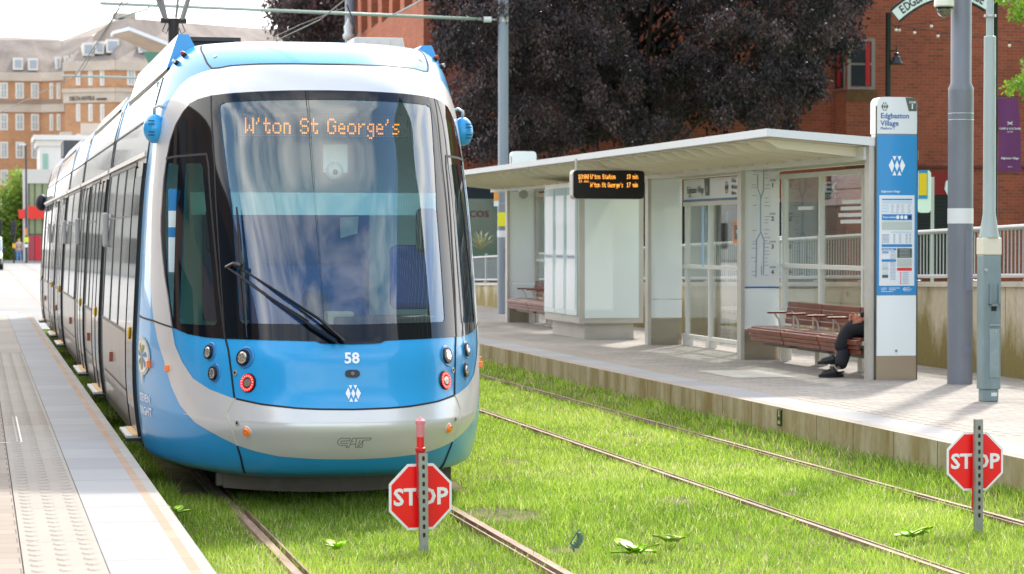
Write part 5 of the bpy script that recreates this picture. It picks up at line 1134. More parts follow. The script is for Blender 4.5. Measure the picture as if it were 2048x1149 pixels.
# ---------------------------------------------------------------- stop signs
M_red = mat('stop_red', '#f8060c', .4, coat=.2); M_swhite = mat('stop_white', '#f0f0ee', .4); M_galv = mat('galvanised_post', '#9ea199', .45, metal=.45, var=.15, vscale=6); M_pink = mat('faded_marker_pink', '#e28d94', .6); M_dr = mat('marker_red', '#d3272c', .5)
def stop_sign(label, ub, vb, uc, vc, dia, vtop, marker, yaw):
    base = az(ub, vb, -.04); Y = base.y; t = thing('stop_sign', label, 'stop sign', tuple(base), 'octagonal stop signs beside the tracks'); c = ay(uc, vc, Y + .05); zt = ay(ub, vtop, Y).z; w = .027
    lean = (ay(uc + (4 if marker else 5), vtop, Y).x - base.x)
    # folded slotted angle
    b = MB(); H = zt - base.z; cs = [(-w, 0), (w, 0), (w, .035), (w - .004, .035), (w - .004, .004), (-w + .004, .004), (-w + .004, .035), (-w, .035)]
    vs = [(base.x + x + lean * k, Y - .03 + y_, base.z + H * k) for k in (0, 1) for x, y_ in cs]; n = 8
    b.add(vs, [(i, (i + 1) % n, n + (i + 1) % n, n + i) for i in range(n)]); po = b.build('post', M_galv, t)
    b = MB(); z = base.z + .12
    while z < zt - .03:
        k = (z - base.z) / H; x = base.x + lean * k; b.poly([(x - .007, Y - .0315, z - .014), (x + .007, Y - .0315, z - .014), (x + .009, Y - .0315, z), (x + .007, Y - .0315, z + .014), (x - .007, Y - .0315, z + .014), (x - .009, Y - .0315, z)]); z += .053
    b.build('slots', mat('slot_shadow', '#3a1c17', .8), po)
    cs_, sn = math.cos(yaw), math.sin(yaw); ex = Vector((cs_, sn, 0)); nn = Vector((sn, -cs_, 0)); r = dia / 2 / math.cos(R(22.5))
    oc = lambda rr, off: [c + ex * rr * math.cos(R(22.5 + 45 * i)) + Vector((0, 0, 1)) * rr * math.sin(R(22.5 + 45 * i)) + nn * off for i in range(8)]
    b = MB(); b.prism(oc(r, 0), -nn * .004); pl_ = b.build('sign_plate', M_swhite, t); b = MB(); b.prism(oc(r * .925, .001), nn * .0012); b.build('red_field', M_red, pl_)
    b = MB(); text(b, 'STOP', dia * .355, c + nn * .004 + Vector((0, 0, -.004)), ex, bold=.028, sx=1.02); b.build('lettering', M_swhite, pl_)
    b = MB()
    for dz in (-dia * .43, dia * .43): b.cyl(c + Vector((0, 0, dz)) + nn * .08, c + Vector((0, 0, dz)) + nn * .01, .011, n=8)
    b.build('bolt', M_clamp, t); return t, base, Y, zt, c
t, base, Y, zt, c = stop_sign('octagonal red stop sign in front of the tram, pink marker tube behind its post', 847, 1108, 841, 994, .412, 906, True, R(8))
mx_ = ay(844, 900, Y + .03).x - .012; zz = lambda v: ay(845, v, Y + .03).z
b = MB(); b.lathe((mx_, Y + .02, 0), [(.026, zz(990)), (.026, zz(905)), (.033, zz(902)), (.033, zz(896)), (.024, zz(894))], 16); b.build('marker_sleeve', M_dr, t, smooth=True, autos=True)
b = MB(); b.lathe((mx_, Y + .02, 0), [(.024, zz(894)), (.024, zz(874))], 16); b.build('marker_band', mat('marker_bright_red', '#e01d24', .4), t, smooth=True, autos=True)
b = MB(); b.lathe((mx_, Y + .02, 0), [(.0245, zz(874)), (.027, zz(872)), (.0265, zz(862)), (.028, zz(861)), (.0265, zz(850)), (.03, zz(847)), (.033, zz(844)), (.031, zz(841)), (.02, zz(839)), (.008, zz(834))], 16); b.build('marker_top', M_pink, t, smooth=True, autos=True)
b = MB(); b.cyl((mx_, Y + .015, zz(1080)), (mx_, Y + .02, zz(990)), .012); b.build('marker_tail', M_dr, t)
t, base, Y, zt, c = stop_sign('octagonal red stop sign on the empty track, tall slotted post above its plate', 1955, 1066, 1950, 923, .392, 839, False, R(-4))
b = MB(); a = ay(1949, 868, Y + .02); c_ = ay(1947, 1018, Y + .02); b.cyl(a, c_, .014, n=8); b.build('red_strip', M_dr, t)

# platform edge number plate, rubber strip, weeds ---------------------------
p = ax(1559, 826, XR - .004); q = ax(1564, 855, XR - .004); b = MB(); b.box((XR - .005, p.y, (p.z + q.z) / 2 + .02), (.008, .12, .15)); pe = b.build('position_plate', M_black); tag(pe, 'small black plate lettered E fixed to the platform wall', 'number plate')
b = MB(); text(b, 'E', .075, (XR - .0105, p.y, (p.z + q.z) / 2 + .055), (0, -1, 0)); text(b, '050', .04, (XR - .0105, p.y, (p.z + q.z) / 2 - .025), (0, -1, 0)); b.build('lettering', M_mark, pe)
p = az(1146, 1108, -.04); b = MB(); M_rub = mat('rubber_green_grey', '#5f7a6e', .5, coat=.3)
for i in range(7): a = i / 6; b.box((p.x + .035 * math.sin(a * 2.2) + .01, p.y, -.0 + .085 * a), (.05 * (1 - .55 * a), .03, .012), rz=.3)
b.tube([(p.x + .01, p.y, -.03), (p.x - .015, p.y, .03), (p.x + .015, p.y, .08), (p.x + .04, p.y, .11)], .006, 5); tag(b.build('rubber_strip', M_rub), 'curled grey-green ribbed rubber strip lying in the grass', 'rubber strip')
M_weed = mat('dock_leaf', '#b5e01c', .5, var=.3, vscale=9, c2='#8cc418'); M_weed2 = mat('dock_leaf_pale', '#c4d08a', .5)
def weed(label, u, v, k, sz_, seed):
    rr = random.Random(seed); p = az(u, v, -.04); t = thing('dock_weed', label, 'weed', tuple(p), 'broad-leaved weeds in the track grass')
    for i in range(int(k * 1.8)):
        a = rr.random() * 6.28; L = sz_ * (.75 + .5 * rr.random()); el = .25 + .55 * rr.random(); d = Vector((math.cos(a) * math.cos(el), math.sin(a) * math.cos(el), math.sin(el))); sd_ = Vector((-math.sin(a), math.cos(a), 0)); b = MB(); o0 = p + Vector((rr.uniform(-.04, .04), rr.uniform(-.04, .04), .04))
        w_ = [0.1, .8, 1, .75, .0]; pts = []
        for j, s_ in enumerate((0, .3, .55, .8, 1)): cpt = o0 + d * L * s_ - Vector((0, 0, L * .25 * s_ * s_)); pts += [cpt + sd_ * L * .3 * w_[j] + Vector((0, 0, .012)), cpt, cpt - sd_ * L * .3 * w_[j] + Vector((0, 0, .012))]
        b.add(pts, [(3 * j + e, 3 * j + e + 1, 3 * j + e + 4, 3 * j + e + 3) for j in range(4) for e in (0, 1)]); b.build('leaf', M_weed if rr.random() < .8 else M_weed2, t, smooth=True)
weed('bright green dock weed in the grass, left of centre at the bottom edge', 1272, 1122, 7, .14, 2); weed('dock weed beside the rail at the bottom, the right one of a pair', 1346, 1098, 5, .11, 3)
weed('dark-shadowed dock plant left of the right-hand stop sign post', 1822, 1088, 6, .15, 4); weed('small dock weed at the left platform foot', 345, 1040, 4, .09, 5); weed('small pale weed below the tram nose', 672, 1112, 4, .09, 6)

# ================================================================ BACKGROUND: beech trees, brick shops, archway, hotel, street
def leaf_mat(name, cols, rough=.45, tr=.25):
    m = bpy.data.materials.new(name); m.use_nodes = True; nt = m.node_tree; nt.nodes.clear()
    at = N(nt.nodes, 'ShaderNodeAttribute', attribute_name='tone'); rp = N(nt.nodes, 'ShaderNodeValToRGB'); e = rp.color_ramp.elements
    e[0].color = (*cols[0], 1); e[1].color = (*cols[-1], 1)
    for i, c in enumerate(cols[1:-1]): x = e.new((i + 1) / (len(cols) - 1)); x.color = (*c, 1)
    d = N(nt.nodes, 'ShaderNodeBsdfPrincipled'); d.inputs['Roughness'].default_value = rough; t = N(nt.nodes, 'ShaderNodeBsdfTranslucent'); mx = N(nt.nodes, 'ShaderNodeMixShader'); mx.inputs[0].default_value = tr; o = N(nt.nodes, 'ShaderNodeOutputMaterial')
    nt.links.new(at.outputs['Fac'], rp.inputs[0]); nt.links.new(rp.outputs[0], d.inputs['Base Color']); nt.links.new(rp.outputs[0], t.inputs[0]); nt.links.new(d.outputs[0], mx.inputs[1]); nt.links.new(t.outputs[0], mx.inputs[2]); nt.links.new(mx.outputs[0], o.inputs[0]); return m
def leaves(name, C, per, rad, size, material, parent, droop=.5, squash=(1, 1, 1), seed=1):
    """leaf-sized faces in clumps; C = clump centres"""
    g = np.random.default_rng(seed); n = len(C) * per; c = np.repeat(np.array(C), per, 0); d = g.normal(size=(n, 3)); d /= np.linalg.norm(d, axis=1, keepdims=True)
    r = rad * g.random(n) ** .6; p = c + d * r[:, None] * np.array(squash)
    L = size * (.6 + .8 * g.random(n)); ax1 = g.normal(size=(n, 3)); ax1[:, 2] -= droop * 2; ax1 /= np.linalg.norm(ax1, axis=1, keepdims=True)
    a2 = np.cross(ax1, g.normal(size=(n, 3))); a2 /= np.linalg.norm(a2, axis=1, keepdims=True); nrm = np.cross(ax1, a2)
    V = np.empty((n, 4, 3), np.float32); V[:, 0] = p; V[:, 1] = p + ax1 * (L * .5)[:, None] + a2 * (L * .3)[:, None] + nrm * (L * .08)[:, None]; V[:, 2] = p + ax1 * L[:, None]; V[:, 3] = p + ax1 * (L * .5)[:, None] - a2 * (L * .3)[:, None] + nrm * (L * .08)[:, None]
    V -= np.array(wloc(parent), np.float32); me = bpy.data.meshes.new(name); me.vertices.add(n * 4); me.vertices.foreach_set('co', V.reshape(-1)); me.loops.add(n * 4); me.loops.foreach_set('vertex_index', np.arange(n * 4, dtype=np.int32))
    me.polygons.add(n); me.polygons.foreach_set('loop_start', (np.arange(n) * 4).astype(np.int32)); a = me.attributes.new('tone', 'FLOAT', 'POINT')
    ct = g.random(len(C)) ** 1.5; a.data.foreach_set('value', np.repeat(np.clip(np.repeat(ct, per) * .65 + .45 * g.random(n) ** 2, 0, 1), 4).astype(np.float32)); me.materials.append(material); me.update(calc_edges=True); me.validate(); return link(name, me, parent)
def clumps_in(poly, n, y0, y1, seed, front=1.0):
    g = np.random.default_rng(seed); a = np.array(poly, float); lo, hi = a.min(0), a.max(0); out = []
    while len(out) < n:
        q = lo + (hi - lo) * g.random(2)
        if inpoly(np.array([q]), poly)[0]: out.append(tuple(ay(q[0], q[1], y0 + (y1 - y0) * g.random() ** front)))
    return out
M_bark = mat('bark', '#4a3d36', .95, var=.5, vscale=6, bump=.8, bscale=12)
M_beech = leaf_mat('copper_beech_leaves', [(.011, .008, .008), (.026, .016, .017), (.075, .043, .044), (.18, .11, .10)], .5, .22)
def tree(label, base, h, C, per, rad, size, m, droop, seed, group='trees', tr=.25, squash=(1, 1, 1.2)):
    t = thing('tree', label, 'tree', tuple(base), group); rr = random.Random(seed); b = MB(); top = Vector(base) + Vector((0, 0, h)); b.tube([base, Vector(base) + Vector((.1, 0, h * .35)), Vector(base) + Vector((-.05, .1, h * .7)), top], [tr, tr * .8, tr * .5, tr * .2], 9)
    b.build('trunk', M_bark, t, smooth=True); b = MB()
    for i in range(min(26, len(C))):
        c = Vector(C[rr.randrange(len(C))]); s0 = Vector(base) + Vector((0, 0, h * (.3 + .5 * rr.random()))); mid = (s0 + c) / 2 + Vector((0, 0, .5)); b.tube([s0, mid, c], [tr * .3, tr * .16, tr * .05], 5)
    b.build('limbs', M_bark, t, smooth=True); leaves('crown', C, per, rad, size, m, t, droop, squash, seed); return t
out1 = [(862, -120), (866, 40), (850, 92), (868, 118), (876, 150), (900, 190), (925, 240), (932, 296), (960, 306), (1010, 300), (1080, 292), (1150, 296), (1240, 284), (1330, 262), (1420, 256), (1500, 250), (1560, 258), (1625, 252), (1665, 225), (1630, 205), (1655, 150), (1640, 118), (1690, 92), (1742, 62), (1752, 40), (1735, 5), (1745, -120)]
C = clumps_in(out1, 150, 50.5, 56, 11) + clumps_in([(870, -420), (1740, -420), (1745, -100), (862, -100)], 130, 50, 58, 12); gb = np.random.default_rng(77)
for c0 in clumps_in(out1, 62, 49.3, 54, 61):
    dr = gb.uniform(-1, 1) * .5; L_ = gb.uniform(.7, 1.5)
    for k in range(8): s_ = (k / 7 - .5) * 2 * L_; C.append((c0[0] + s_, c0[1] + gb.normal() * .25, c0[2] + dr * s_ - .42 * s_ * s_ + gb.normal() * .06))
C2_ = clumps_in([(880, 0), (900, 140), (950, 270), (1120, 270), (1300, 240), (1560, 230), (1600, 160), (1690, 60), (1700, -200), (880, -200)], 200, 55.5, 58, 51)
tb = ay(1320, 470, 55); C = [c for c in C if px(c)[1] < -90 or inpoly(np.array([px(c)]), out1)[0]]; T1 = tree('large copper beech with dark purple drooping foliage over the shelter roof', (tb.x, 57.2, .4), 8.5, C, 230, .30, .076, M_beech, 1.1, 21, 'copper beeches', .24); M_bd = leaf_mat('shaded_inner_leaves', [(.006, .006, .006), (.012, .010, .010), (.02, .013, .014)], .6, .1); leaves('inner_crown', C2_, 150, .7, .15, M_bd, T1, .6, (1, 1, 1), 52)  # inner leaves coloured darker to paint the shade inside the crown
out2 = [(548, -60), (546, 8), (556, 24), (552, 44), (566, 60), (596, 84), (640, 92), (690, 92), (706, 60), (716, 20), (712, -60)]
C = clumps_in(out2, 170, 80, 86, 13) + clumps_in([(560, -260), (720, -260), (715, -60), (548, -60)], 60, 80, 87, 14)
tb = ay(640, 470, 83); tree('copper beech seen above the tram roof, beside the lantern pole', (tb.x, 83, -.05), 10, C, 110, .62, .14, M_beech, .7, 22, 'copper beeches', .3)
M_green = leaf_mat('lime_leaves', [(.10, .2, .012), (.22, .36, .03), (.4, .5, .08)], .5, .5)
C = clumps_in([(2062, -60), (1998, -20), (1996, 6), (2020, 22), (2040, 46), (2075, 50), (2140, 40), (2160, -80)], 34, 35, 37, 15) + clumps_in([(2008, 172), (2030, 140), (2062, 120), (2090, 150), (2080, 200), (2030, 192)], 14, 35, 36.5, 16) + clumps_in([(2080, -150), (2300, -150), (2300, 200), (2090, 190)], 60, 34, 38, 17)
tb = ay(2230, 470, 36); tree('bright green leafy tree at the top right corner, mostly outside the picture', (tb.x, 36, .9), 5.5, C, 60, .16, .075, M_green, .2, 23, None, .14, (1, 1, .8))

# brick shops ---------------------------------------------------
BR = brick('red_brick_front', '#a84d31', '#8b3f28', '#8a6453', bw=.235, bh=.085, axis='XZ', big=.28); BRs = brick('red_brick_lit_side', '#b4613c', '#a05232', '#8d5b44', bw=.235, bh=.085, axis='YZ', big=.2)  # side brick coloured lighter and more orange to paint a lit face
bd = thing('brick_building', 'red brick building with shops on its ground floor, behind the copper beech', 'building', (20, 62, 0))
xa = ay(1692, 300, 60.0).x; xc0 = 11.23
b = MB(); b.mat(0); b.add([(xa, 60, -.1), (40, 60, -.1), (40, 60, 14), (xa, 60, 14)], [(0, 1, 2, 3)]); b.add([(xc0, 60.8, -.1), (xa, 60.8, -.1), (xa, 60.8, 14), (xc0, 60.8, 14)], [(0, 1, 2, 3)])
b.mat(1).add([(xa, 60, -.1), (xa, 60.8, -.1), (xa, 60.8, 14), (xa, 60, 14)], [(3, 2, 1, 0)]); b.add([(xc0, 60.8, -.1), (xc0, 74, -.1), (xc0, 74, 8.0), (xc0, 60.8, 8.0)], [(3, 2, 1, 0)])
b.add([(xc0, 60.8, 11.0), (xc0, 74, 11.0), (xc0, 74, 14), (xc0, 60.8, 14)], [(3, 2, 1, 0)]); b.mat(0).add([(xc0, 74, -.1), (40, 74, -.1), (40, 74, 14), (xc0, 74, 14)], [(3, 2, 1, 0)])
b.mat(0).poly([(xc0, 60.8, 14), (xa, 60.8, 14), (xa, 60, 14), (40, 60, 14), (40, 74, 14), (xc0, 74, 14)])
wall = b.build('wall', [BR, BRs], bd)
M_wg = mat('dark_window_glass', '#23272b', .08, spec=.5); M_wf = mat('window_frame_taupe', '#8d7a72', .5); M_cur = mat('red_curtain', '#b3151d', .7)
# first-floor windows between piers on the left face
ys = []
y = 61.0; wins_ = []
for (u0, u1) in ((705, 717), (723.5, 736), (743.5, 757), (764.5, 779), (785.5, 801), (809.5, 826), (834, 844)):
    f_ = lambda u: (xc0 * 4800 / .976 / (u + 46) - .2176 * xc0) / .976
    y1_, y0_ = f_(u0), f_(u1); y1_ = min(y1_, 73.6); wins_.append((y0_, y1_))
edges_ = [60.8] + [v for w in sorted(wins_) for v in w] + [74]
for i in range(0, len(edges_), 2): b = MB(); b.bb(xc0, xc0 + .5, edges_[i], edges_[i + 1], 8.0, 11.0); b.build('brick_pier', BRs, bd)
for (y0_, y1_) in wins_:
    b = MB(); b.prism([(xc0, y0_, 8.0), (xc0 + .45, y0_, 8.42), (xc0 + .45, y0_, 8.0)], (0, y1_ - y0_, 0)); b.build('sloping_sill', mat('brown_sill_brick', '#8a5b48', .8, var=.3, vscale=8), bd)
    b = MB(); b.bb(xc0 + .42, xc0 + .5, y0_, y1_, 8.42, 11.0); fr = b.build('window', M_wf, bd); b = MB(); b.bb(xc0 + .40, xc0 + .419, y0_ + .12, y1_ - .12, 8.5, 10.9); b.build('pane', M_wg, fr)
# corner window on the projecting wall
z0 = 5.83; z1 = 7.18; x1 = ay(1749, 130, 60).x; x0 = ay(1694, 130, 60).x
b = MB(); b.bb(x0, x1, 59.95, 60.05, z0, z1); fr = b.build('window', M_wf, bd); b = MB(); xm = ay(1701, 130, 60).x; xn = ay(1741, 130, 60).x
b.bb(xm, xn, 59.93, 59.949, z0 + .09, (z0 + z1) / 2 - .03); b.bb(xm, xn, 59.93, 59.949, (z0 + z1) / 2 + .03, z1 - .08); b.build('pane', M_wg, fr); b = MB(); xq = ay(1729, 130, 60).x; xq2 = ay(1738, 130, 60).x; b.bb(xq, xq2, 59.915, 59.928, z0 + .1, z1 - .1); b.build('curtain', M_cur, fr)
b = MB(); b.bb(xa - .03, xa + .03, 60.08, 60.76, z0, z1); fr = b.build('window', M_wf, bd); b = MB(); b.bb(xa - .05, xa - .031, 60.14, 60.7, z0 + .06, z1 - .06); b.build('pane', M_wg, fr); b = MB(); b.bb(xa - .07, xa - .051, 60.3, 60.5, z0 + .1, z1 - .1); b.build('curtain', M_cur, fr)
b = MB(); b.prism([(x0 - .06, 60.0, z0 - .32), (x0 - .06, 59.82, z0 - .02), (x0 - .06, 60.0, z0 - .02)], (x1 - x0 + .1, 0, 0)); b.build('sloping_sill', mat('brown_sill_brick', 0), bd)
# string course, shop fascias and shutters
zz = lambda v, y=60.: ay(1850, v, y).z
b = MB(); b.bb(xa, 40, 59.93, 59.998, zz(337), zz(332)); b.build('string_course', mat('dark_course', '#5d2c22', .8), bd)
def fascia(u0, u1, v0, v1, y, m, name='shop_sign'): a = ay(u0, v1, y); c = ay(u1, v0, y); b = MB(); b.bb(a.x, c.x, y - .1, y - .002, a.z, c.z); return b.build(name, m, bd), a, c
M_mar = mat('maroon_sign', '#6d0f24', .5); M_redf = mat('red_fascia', '#8c0d12', .5)
f1, a, c = fascia(1800, 1902, 345, 390, 60, M_redf); b = MB(); p = ay(1896, 378, 59.88); b.poly([p + Vector((x, 0, z)) for x, z in ((-.06, .2), (.08, .28), (.08, -.3), (-.04, -.12), (-.1, -.0))]); b.build('white_emblem', M_mark, f1)
b = MB(); a = ay(1800, 480, 60); c = ay(1902, 391, 60); z = a.z - 1
while z < c.z: b.bb(a.x, c.x, 59.92, 59.96, z, z + .07); z += .1
b.bb(a.x, c.x, 59.965, 59.995, a.z - 1, c.z); b.build('roller_shutter', mat('shutter_black', '#1b1c1e', .5), bd)
f2, a, c = fascia(915, 1046, 262, 312, 60.8, M_mar)
b = MB(); p = ay(1030, 279, 60.68); text(b, 'ECOS', .42, p, align='RIGHT', bold=.02, sx=1.25); p = ay(1030, 297, 60.68); text(b, 'OF LONDON', .16, p, align='RIGHT', sx=1.3); b.build('lettering', M_mark, f2)
f3, a, c = fascia(1640, 1720, 360, 402, 60.8, M_mar); b = MB(); p = ay(1686, 376, 60.68); text(b, 'ECOS', .40, p, bold=.02, sx=1.1); p = ay(1684, 393, 60.68); text(b, 'OF LONDON', .13, p, sx=1.2); b.build('lettering', M_mark, f3)
b = MB(); a = ay(1050, 500, 60.8); c = ay(1700, 404, 60.8); b.bb(a.x, c.x, 60.7, 60.798, .3, ay(1400, 404, 60.8).z); sf = b.build('shop_window', M_wg, bd)
b = MB(); x = a.x
while x < c.x: b.bb(x, x + .07, 60.64, 60.699, .3, 2.6); x += 1.35
b.build('mullion', M_wf, sf)
f4, a, c = fascia(915, 1000, 362, 398, 59.8, mat('navy_fascia', '#252a3a', .5)); b = MB(); b.bb(a.x, c.x, 59.7, 59.79, .2, a.z); sf = b.build('shop_window', mat('greenish_shop_glass', '#5f6f66', .1, coat=.5), bd)
b = MB(); p = ay(953, 429, 59.68); text(b, 'ECOS', .22, p, sx=1.2); b.build('window_lettering', mat('window_lettering_red', '#7a1f2b', .5), sf)
# hedge and spiky plant
M_hedge = leaf_mat('hedge_leaves', [(.05, .12, .015), (.12, .24, .03), (.25, .38, .07)], .5, .35)
C = [tuple(Vector((12.1 + .5 * random.random(), 44 + 10 * k / 60, 1.0 + .45 * random.random()))) for k in range(60)]; h = leaves('hedge', C, 90, .3, .07, M_hedge, None, .1, seed=31); tag(h, 'low green hedge behind the railing, left of the shelter', 'hedge')
b = MB(); p = ay(962, 500, 51)
for i in range(26):
    a = 2 * math.pi * i / 26 + .3 * random.random(); e = .5 + .8 * random.random(); L = .45 + .2 * random.random(); d = Vector((math.cos(a) * math.cos(e), math.sin(a) * math.cos(e), math.sin(e))); s_ = Vector((-math.sin(a), math.cos(a), 0)) * .02; q0 = p; q1 = p + d * L * .6; q2 = p + d * L - Vector((0, 0, .15)); b.add([q0 - s_, q0 + s_, q1 + s_, q1 - s_, q2], [(0, 1, 2, 3), (3, 2, 4)])
tag(b.build('spiky_plant', mat('spiky_leaf', '#b5b58a', .6, var=.3, vscale=5)), 'pale spiky-leaved plant standing above the hedge', 'plant')
# bus stop flag behind the totem
b = MB(); y = 40.; a = ay(1836, 426, y); c = ay(1862, 341, y); b.prism(rrect(a.x, c.x, a.z, c.z, .06, y), (0, .05, 0)); tp = b.build('sign_board', M_opal); t0_ = thing('bus_flag_sign', 'pale sign board with a yellow and blue notice, just right of the totem', 'sign', (c.x, y, 1)); tp.parent = t0_; tp.location = -Vector((c.x, y, 1))
b = MB(); a = ay(1836, 398, y); c2 = ay(1855, 341, y); b.bb(a.x, c2.x, y - .012, y - .004, a.z, c2.z); b.build('blue_notice', M_bluep, t0_); b = MB(); a = ay(1837, 391, y); c2 = ay(1853, 347, y); b.bb(a.x, c2.x, y - .02, y - .013, a.z, c2.z); b.build('yellow_notice', mat('notice_amber', '#f2c21a', .5), t0_)
b = MB(); b.cyl((c.x + .05, y + .05, .9), (c.x + .05, y + .05, 3.0), .03); b.build('post', M_clamp, t0_)
# archway sign ---------------------------------------------------
YG = 50.; M_ironb = mat('black_iron', '#101114', .45); ar = thing('arch_sign', 'black iron archway with curved white name board, bell lamp on its left post', 'arch', tuple(ay(1777, 480, YG)))
pl_ = ay(1777, 20, YG); pr_ = ay(1991, 20, YG)
for p, v in ((pl_, 28), (pr_, -10)): b = MB(); z = ay(1777, v, YG).z; b.lathe((p.x, YG, 0), [(.09, .9), (.09, 2), (.065, 2.1), (.06, z), (.07, z + .02)], 12); b.build('post', M_ironb, ar, smooth=True, autos=True)
L0 = ay(1790, 32, YG); R0 = ay(1976, 10, YG); Mx = ay(1884, -16, YG)
def arcp(t, off): # quadratic through the three points
    p = L0 * ((1 - t) ** 2) + (Mx * 2 - (L0 + R0) / 2) * (2 * t * (1 - t)) + R0 * (t ** 2); d = (L0 * (-2 * (1 - t)) + (Mx * 2 - (L0 + R0) / 2) * (2 - 4 * t) + R0 * (2 * t)).normalized(); return p + Vector((-d.z, 0, d.x)) * off, d
def arcband(mb, o0, o1, y, th): 
    k = 30; A = [arcp(i / k, o0)[0] for i in range(k + 1)]; B_ = [arcp(i / k, o1)[0] for i in range(k + 1)]; vs = [(p.x, y, p.z) for p in A + B_] + [(p.x, y + th, p.z) for p in A + B_]; n = k + 1
    mb.add(vs, [(i, i + 1, n + i + 1, n + i) for i in range(k)] + [(2 * n + i, 3 * n + i, 3 * n + i + 1, 2 * n + i + 1) for i in range(k)] + [(i, 2 * n + i, 2 * n + i + 1, i + 1) for i in range(k)] + [(n + i, n + i + 1, 3 * n + i + 1, 3 * n + i) for i in range(k)]); return mb
arcband(MB(), -.18, .18, YG - .02, .04).build('board_rim', M_ironb, ar); arcband(MB(), -.13, .13, YG - .03, .009).build('name_board', M_whitep, ar)
b = MB(); name = 'EDGBASTON VILLAGE'; me_w = 0
for i, ch in enumerate(name):
    t_ = .045 + .91 * (i + .5) / len(name); p, d = arcp(t_, 0); text(b, ch, .26, (p.x, YG - .035, p.z), d, Vector((-d.z, 0, d.x)), bold=.02, sx=.8)
b.build('lettering', M_black, ar)
b = MB(); lp = ay(1793, 118, YG - .1); b.lathe((lp.x, YG - .1, 0), [(.15, lp.z - .12), (.155, lp.z - .11), (.09, lp.z - .02), (.085, lp.z + .04), (.05, lp.z + .07), (.06, lp.z + .12), (.02, lp.z + .14), (.012, lp.z + .28)], 16); b.tube([(pl_.x, YG, lp.z + .16), (lp.x, YG - .1, lp.z + .2)], .015, 6); b.build('bell_lamp', M_ironb, ar, smooth=True, autos=True)
bn = thing('banner', 'purple banner with small white lettering on the right archway post', 'banner', tuple(ay(1992, 345, YG)))
k = 8; a = [ay(1995 + .9 * (0), 197, YG - .05), ay(2034, 197, YG - .05), ay(2042, 345, YG - .05), ay(1994, 342, YG - .05)]; vs = []; 
for j in range(k + 1):
    s_ = j / k; l_ = a[0].lerp(a[3], s_); r_ = a[1].lerp(a[2], s_); 
    for i in range(5): q = l_.lerp(r_, i / 4); vs.append((q.x + .05 * math.sin(s_ * 3), q.y + .03 * math.sin(i * 1.3 + s_ * 4), q.z))
b = MB(); b.add(vs, [(j * 5 + i, j * 5 + i + 1, (j + 1) * 5 + i + 1, (j + 1) * 5 + i) for j in range(k) for i in range(4)]); b.build('cloth', mat('banner_purple', '#6b2a63', .7), bn, smooth=True)
b = MB(); T_ = lambda s, sz_, v, sx=1: text(b, s, sz_, ay(2020, v, YG - .12), bold=.02, sx=sx); T_('CAFE & CULTURE', .055, 258, 1.2); T_('QUARTER', .03, 264); T_('Edgbaston Village', .06, 317, 1.0); T_('district', .025, 334, 1.4)
p = ay(2020, 247, YG - .12); b.tube([p + Vector((-.06, 0, .03)), p, p + Vector((.06, 0, .03))], .01, 5); b.tube([p + Vector((-.06, 0, -.03)), p, p + Vector((.06, 0, -.03))], .01, 5); b.build('lettering', mat('banner_white', '#e9e4e6', .6), bn)
for v in (193, 348): b = MB(); q = ay(1991, v, YG); q2 = ay(2036, v, YG - .05); b.cyl(q, q2, .012, n=6); b.build('banner_arm', M_ironb, bn)
# festoon lights
def festoon(label, A, B_, sag, bulbs):
    t = thing('festoon_lights', label, 'string lights', tuple(A), 'strings of bulbs by the archway'); b = MB(); P = [A.lerp(B_, i / 20) - Vector((0, 0, sag * 4 * (i / 20) * (1 - i / 20))) for i in range(21)]; b.tube(P, .008, 4); b.build('cable', M_ironb, t)
    for u in bulbs:
        q = min(P, key=lambda p: abs(px(p)[0] - u)); b = MB(); b.cyl(q, q - Vector((0, 0, .06)), .018, n=6); bu = b.build('bulb_holder', M_ironb, t); b = MB(); b.ball(q - Vector((0, 0, .1)), .038, 8, 6); b.build('bulb', mat('bulb_glass', '#e9cdbb', .2, coat=1), bu, smooth=True)
festoon('upper string of bulbs running from the left arch post behind the thick pole', ay(1783, 52, 50), ay(1960, 25, 50), .05, (1796, 1867, 1908)); festoon('lower string of bulbs sloping down to the right past the purple banner', ay(1783, 50, 50.3), ay(2100, 92, 48), .02, (1793, 1830, 1871, 2026))

# ---------------------------------------------------------------- hotel, far left
YH = 230.; HB = brick('hotel_brick', '#c28d62', '#b67f55', '#b3957a', bw=.3, bh=.1, axis='XZ', big=.2, bumps=.1); M_stone = mat('hotel_stone', '#c4b4a2', .85, var=.25, vscale=.25); M_hroof = mat('hotel_roof_slates', '#8f8379', .9, var=.3, vscale=.35, aniso=(1, 1, .3), c2='#6e6258'); M_hw = mat('hotel_window_pane', '#a9aeaa', .2, var=.3, vscale=.6); M_hf = mat('hotel_window_frame', '#dcd6cc', .6); M_ledge = mat('hotel_ledge_dark', '#8f7e70', .9)  # brick and stone colours paled to stand in for distance haze
ht = thing('hotel_building', 'large brick hotel with stone cornices and mansard roof at the far end of the street', 'building', tuple(ay(130, 500, YH)))
def hit(u, segs):
    d = ray(u, 475)
    for (p, q) in segs:
        ex_ = q[0] - p[0]; ey_ = q[1] - p[1]; den = d.x * ey_ - d.y * ex_
        if abs(den) < 1e-9: continue
        t = (p[0] * ey_ - p[1] * ex_) / den; s = ((d.x * t - p[0]) / ex_) if abs(ex_) > 1e-6 else ((d.y * t - p[1]) / ey_)
        if -1e-6 <= s <= 1 + 1e-6: return Vector((d.x * t, d.y * t, 0)), Vector((ex_, ey_, 0)).normalized()
    raise ValueError(u)
P2 = lambda u, y: (ay(u, 475, y).x, y)
SL = [P2(-90, 236), P2(84, 236), P2(131, 234)]; SR = [P2(131, 229), P2(232, 226), P2(330, 228), P2(570, 240)]
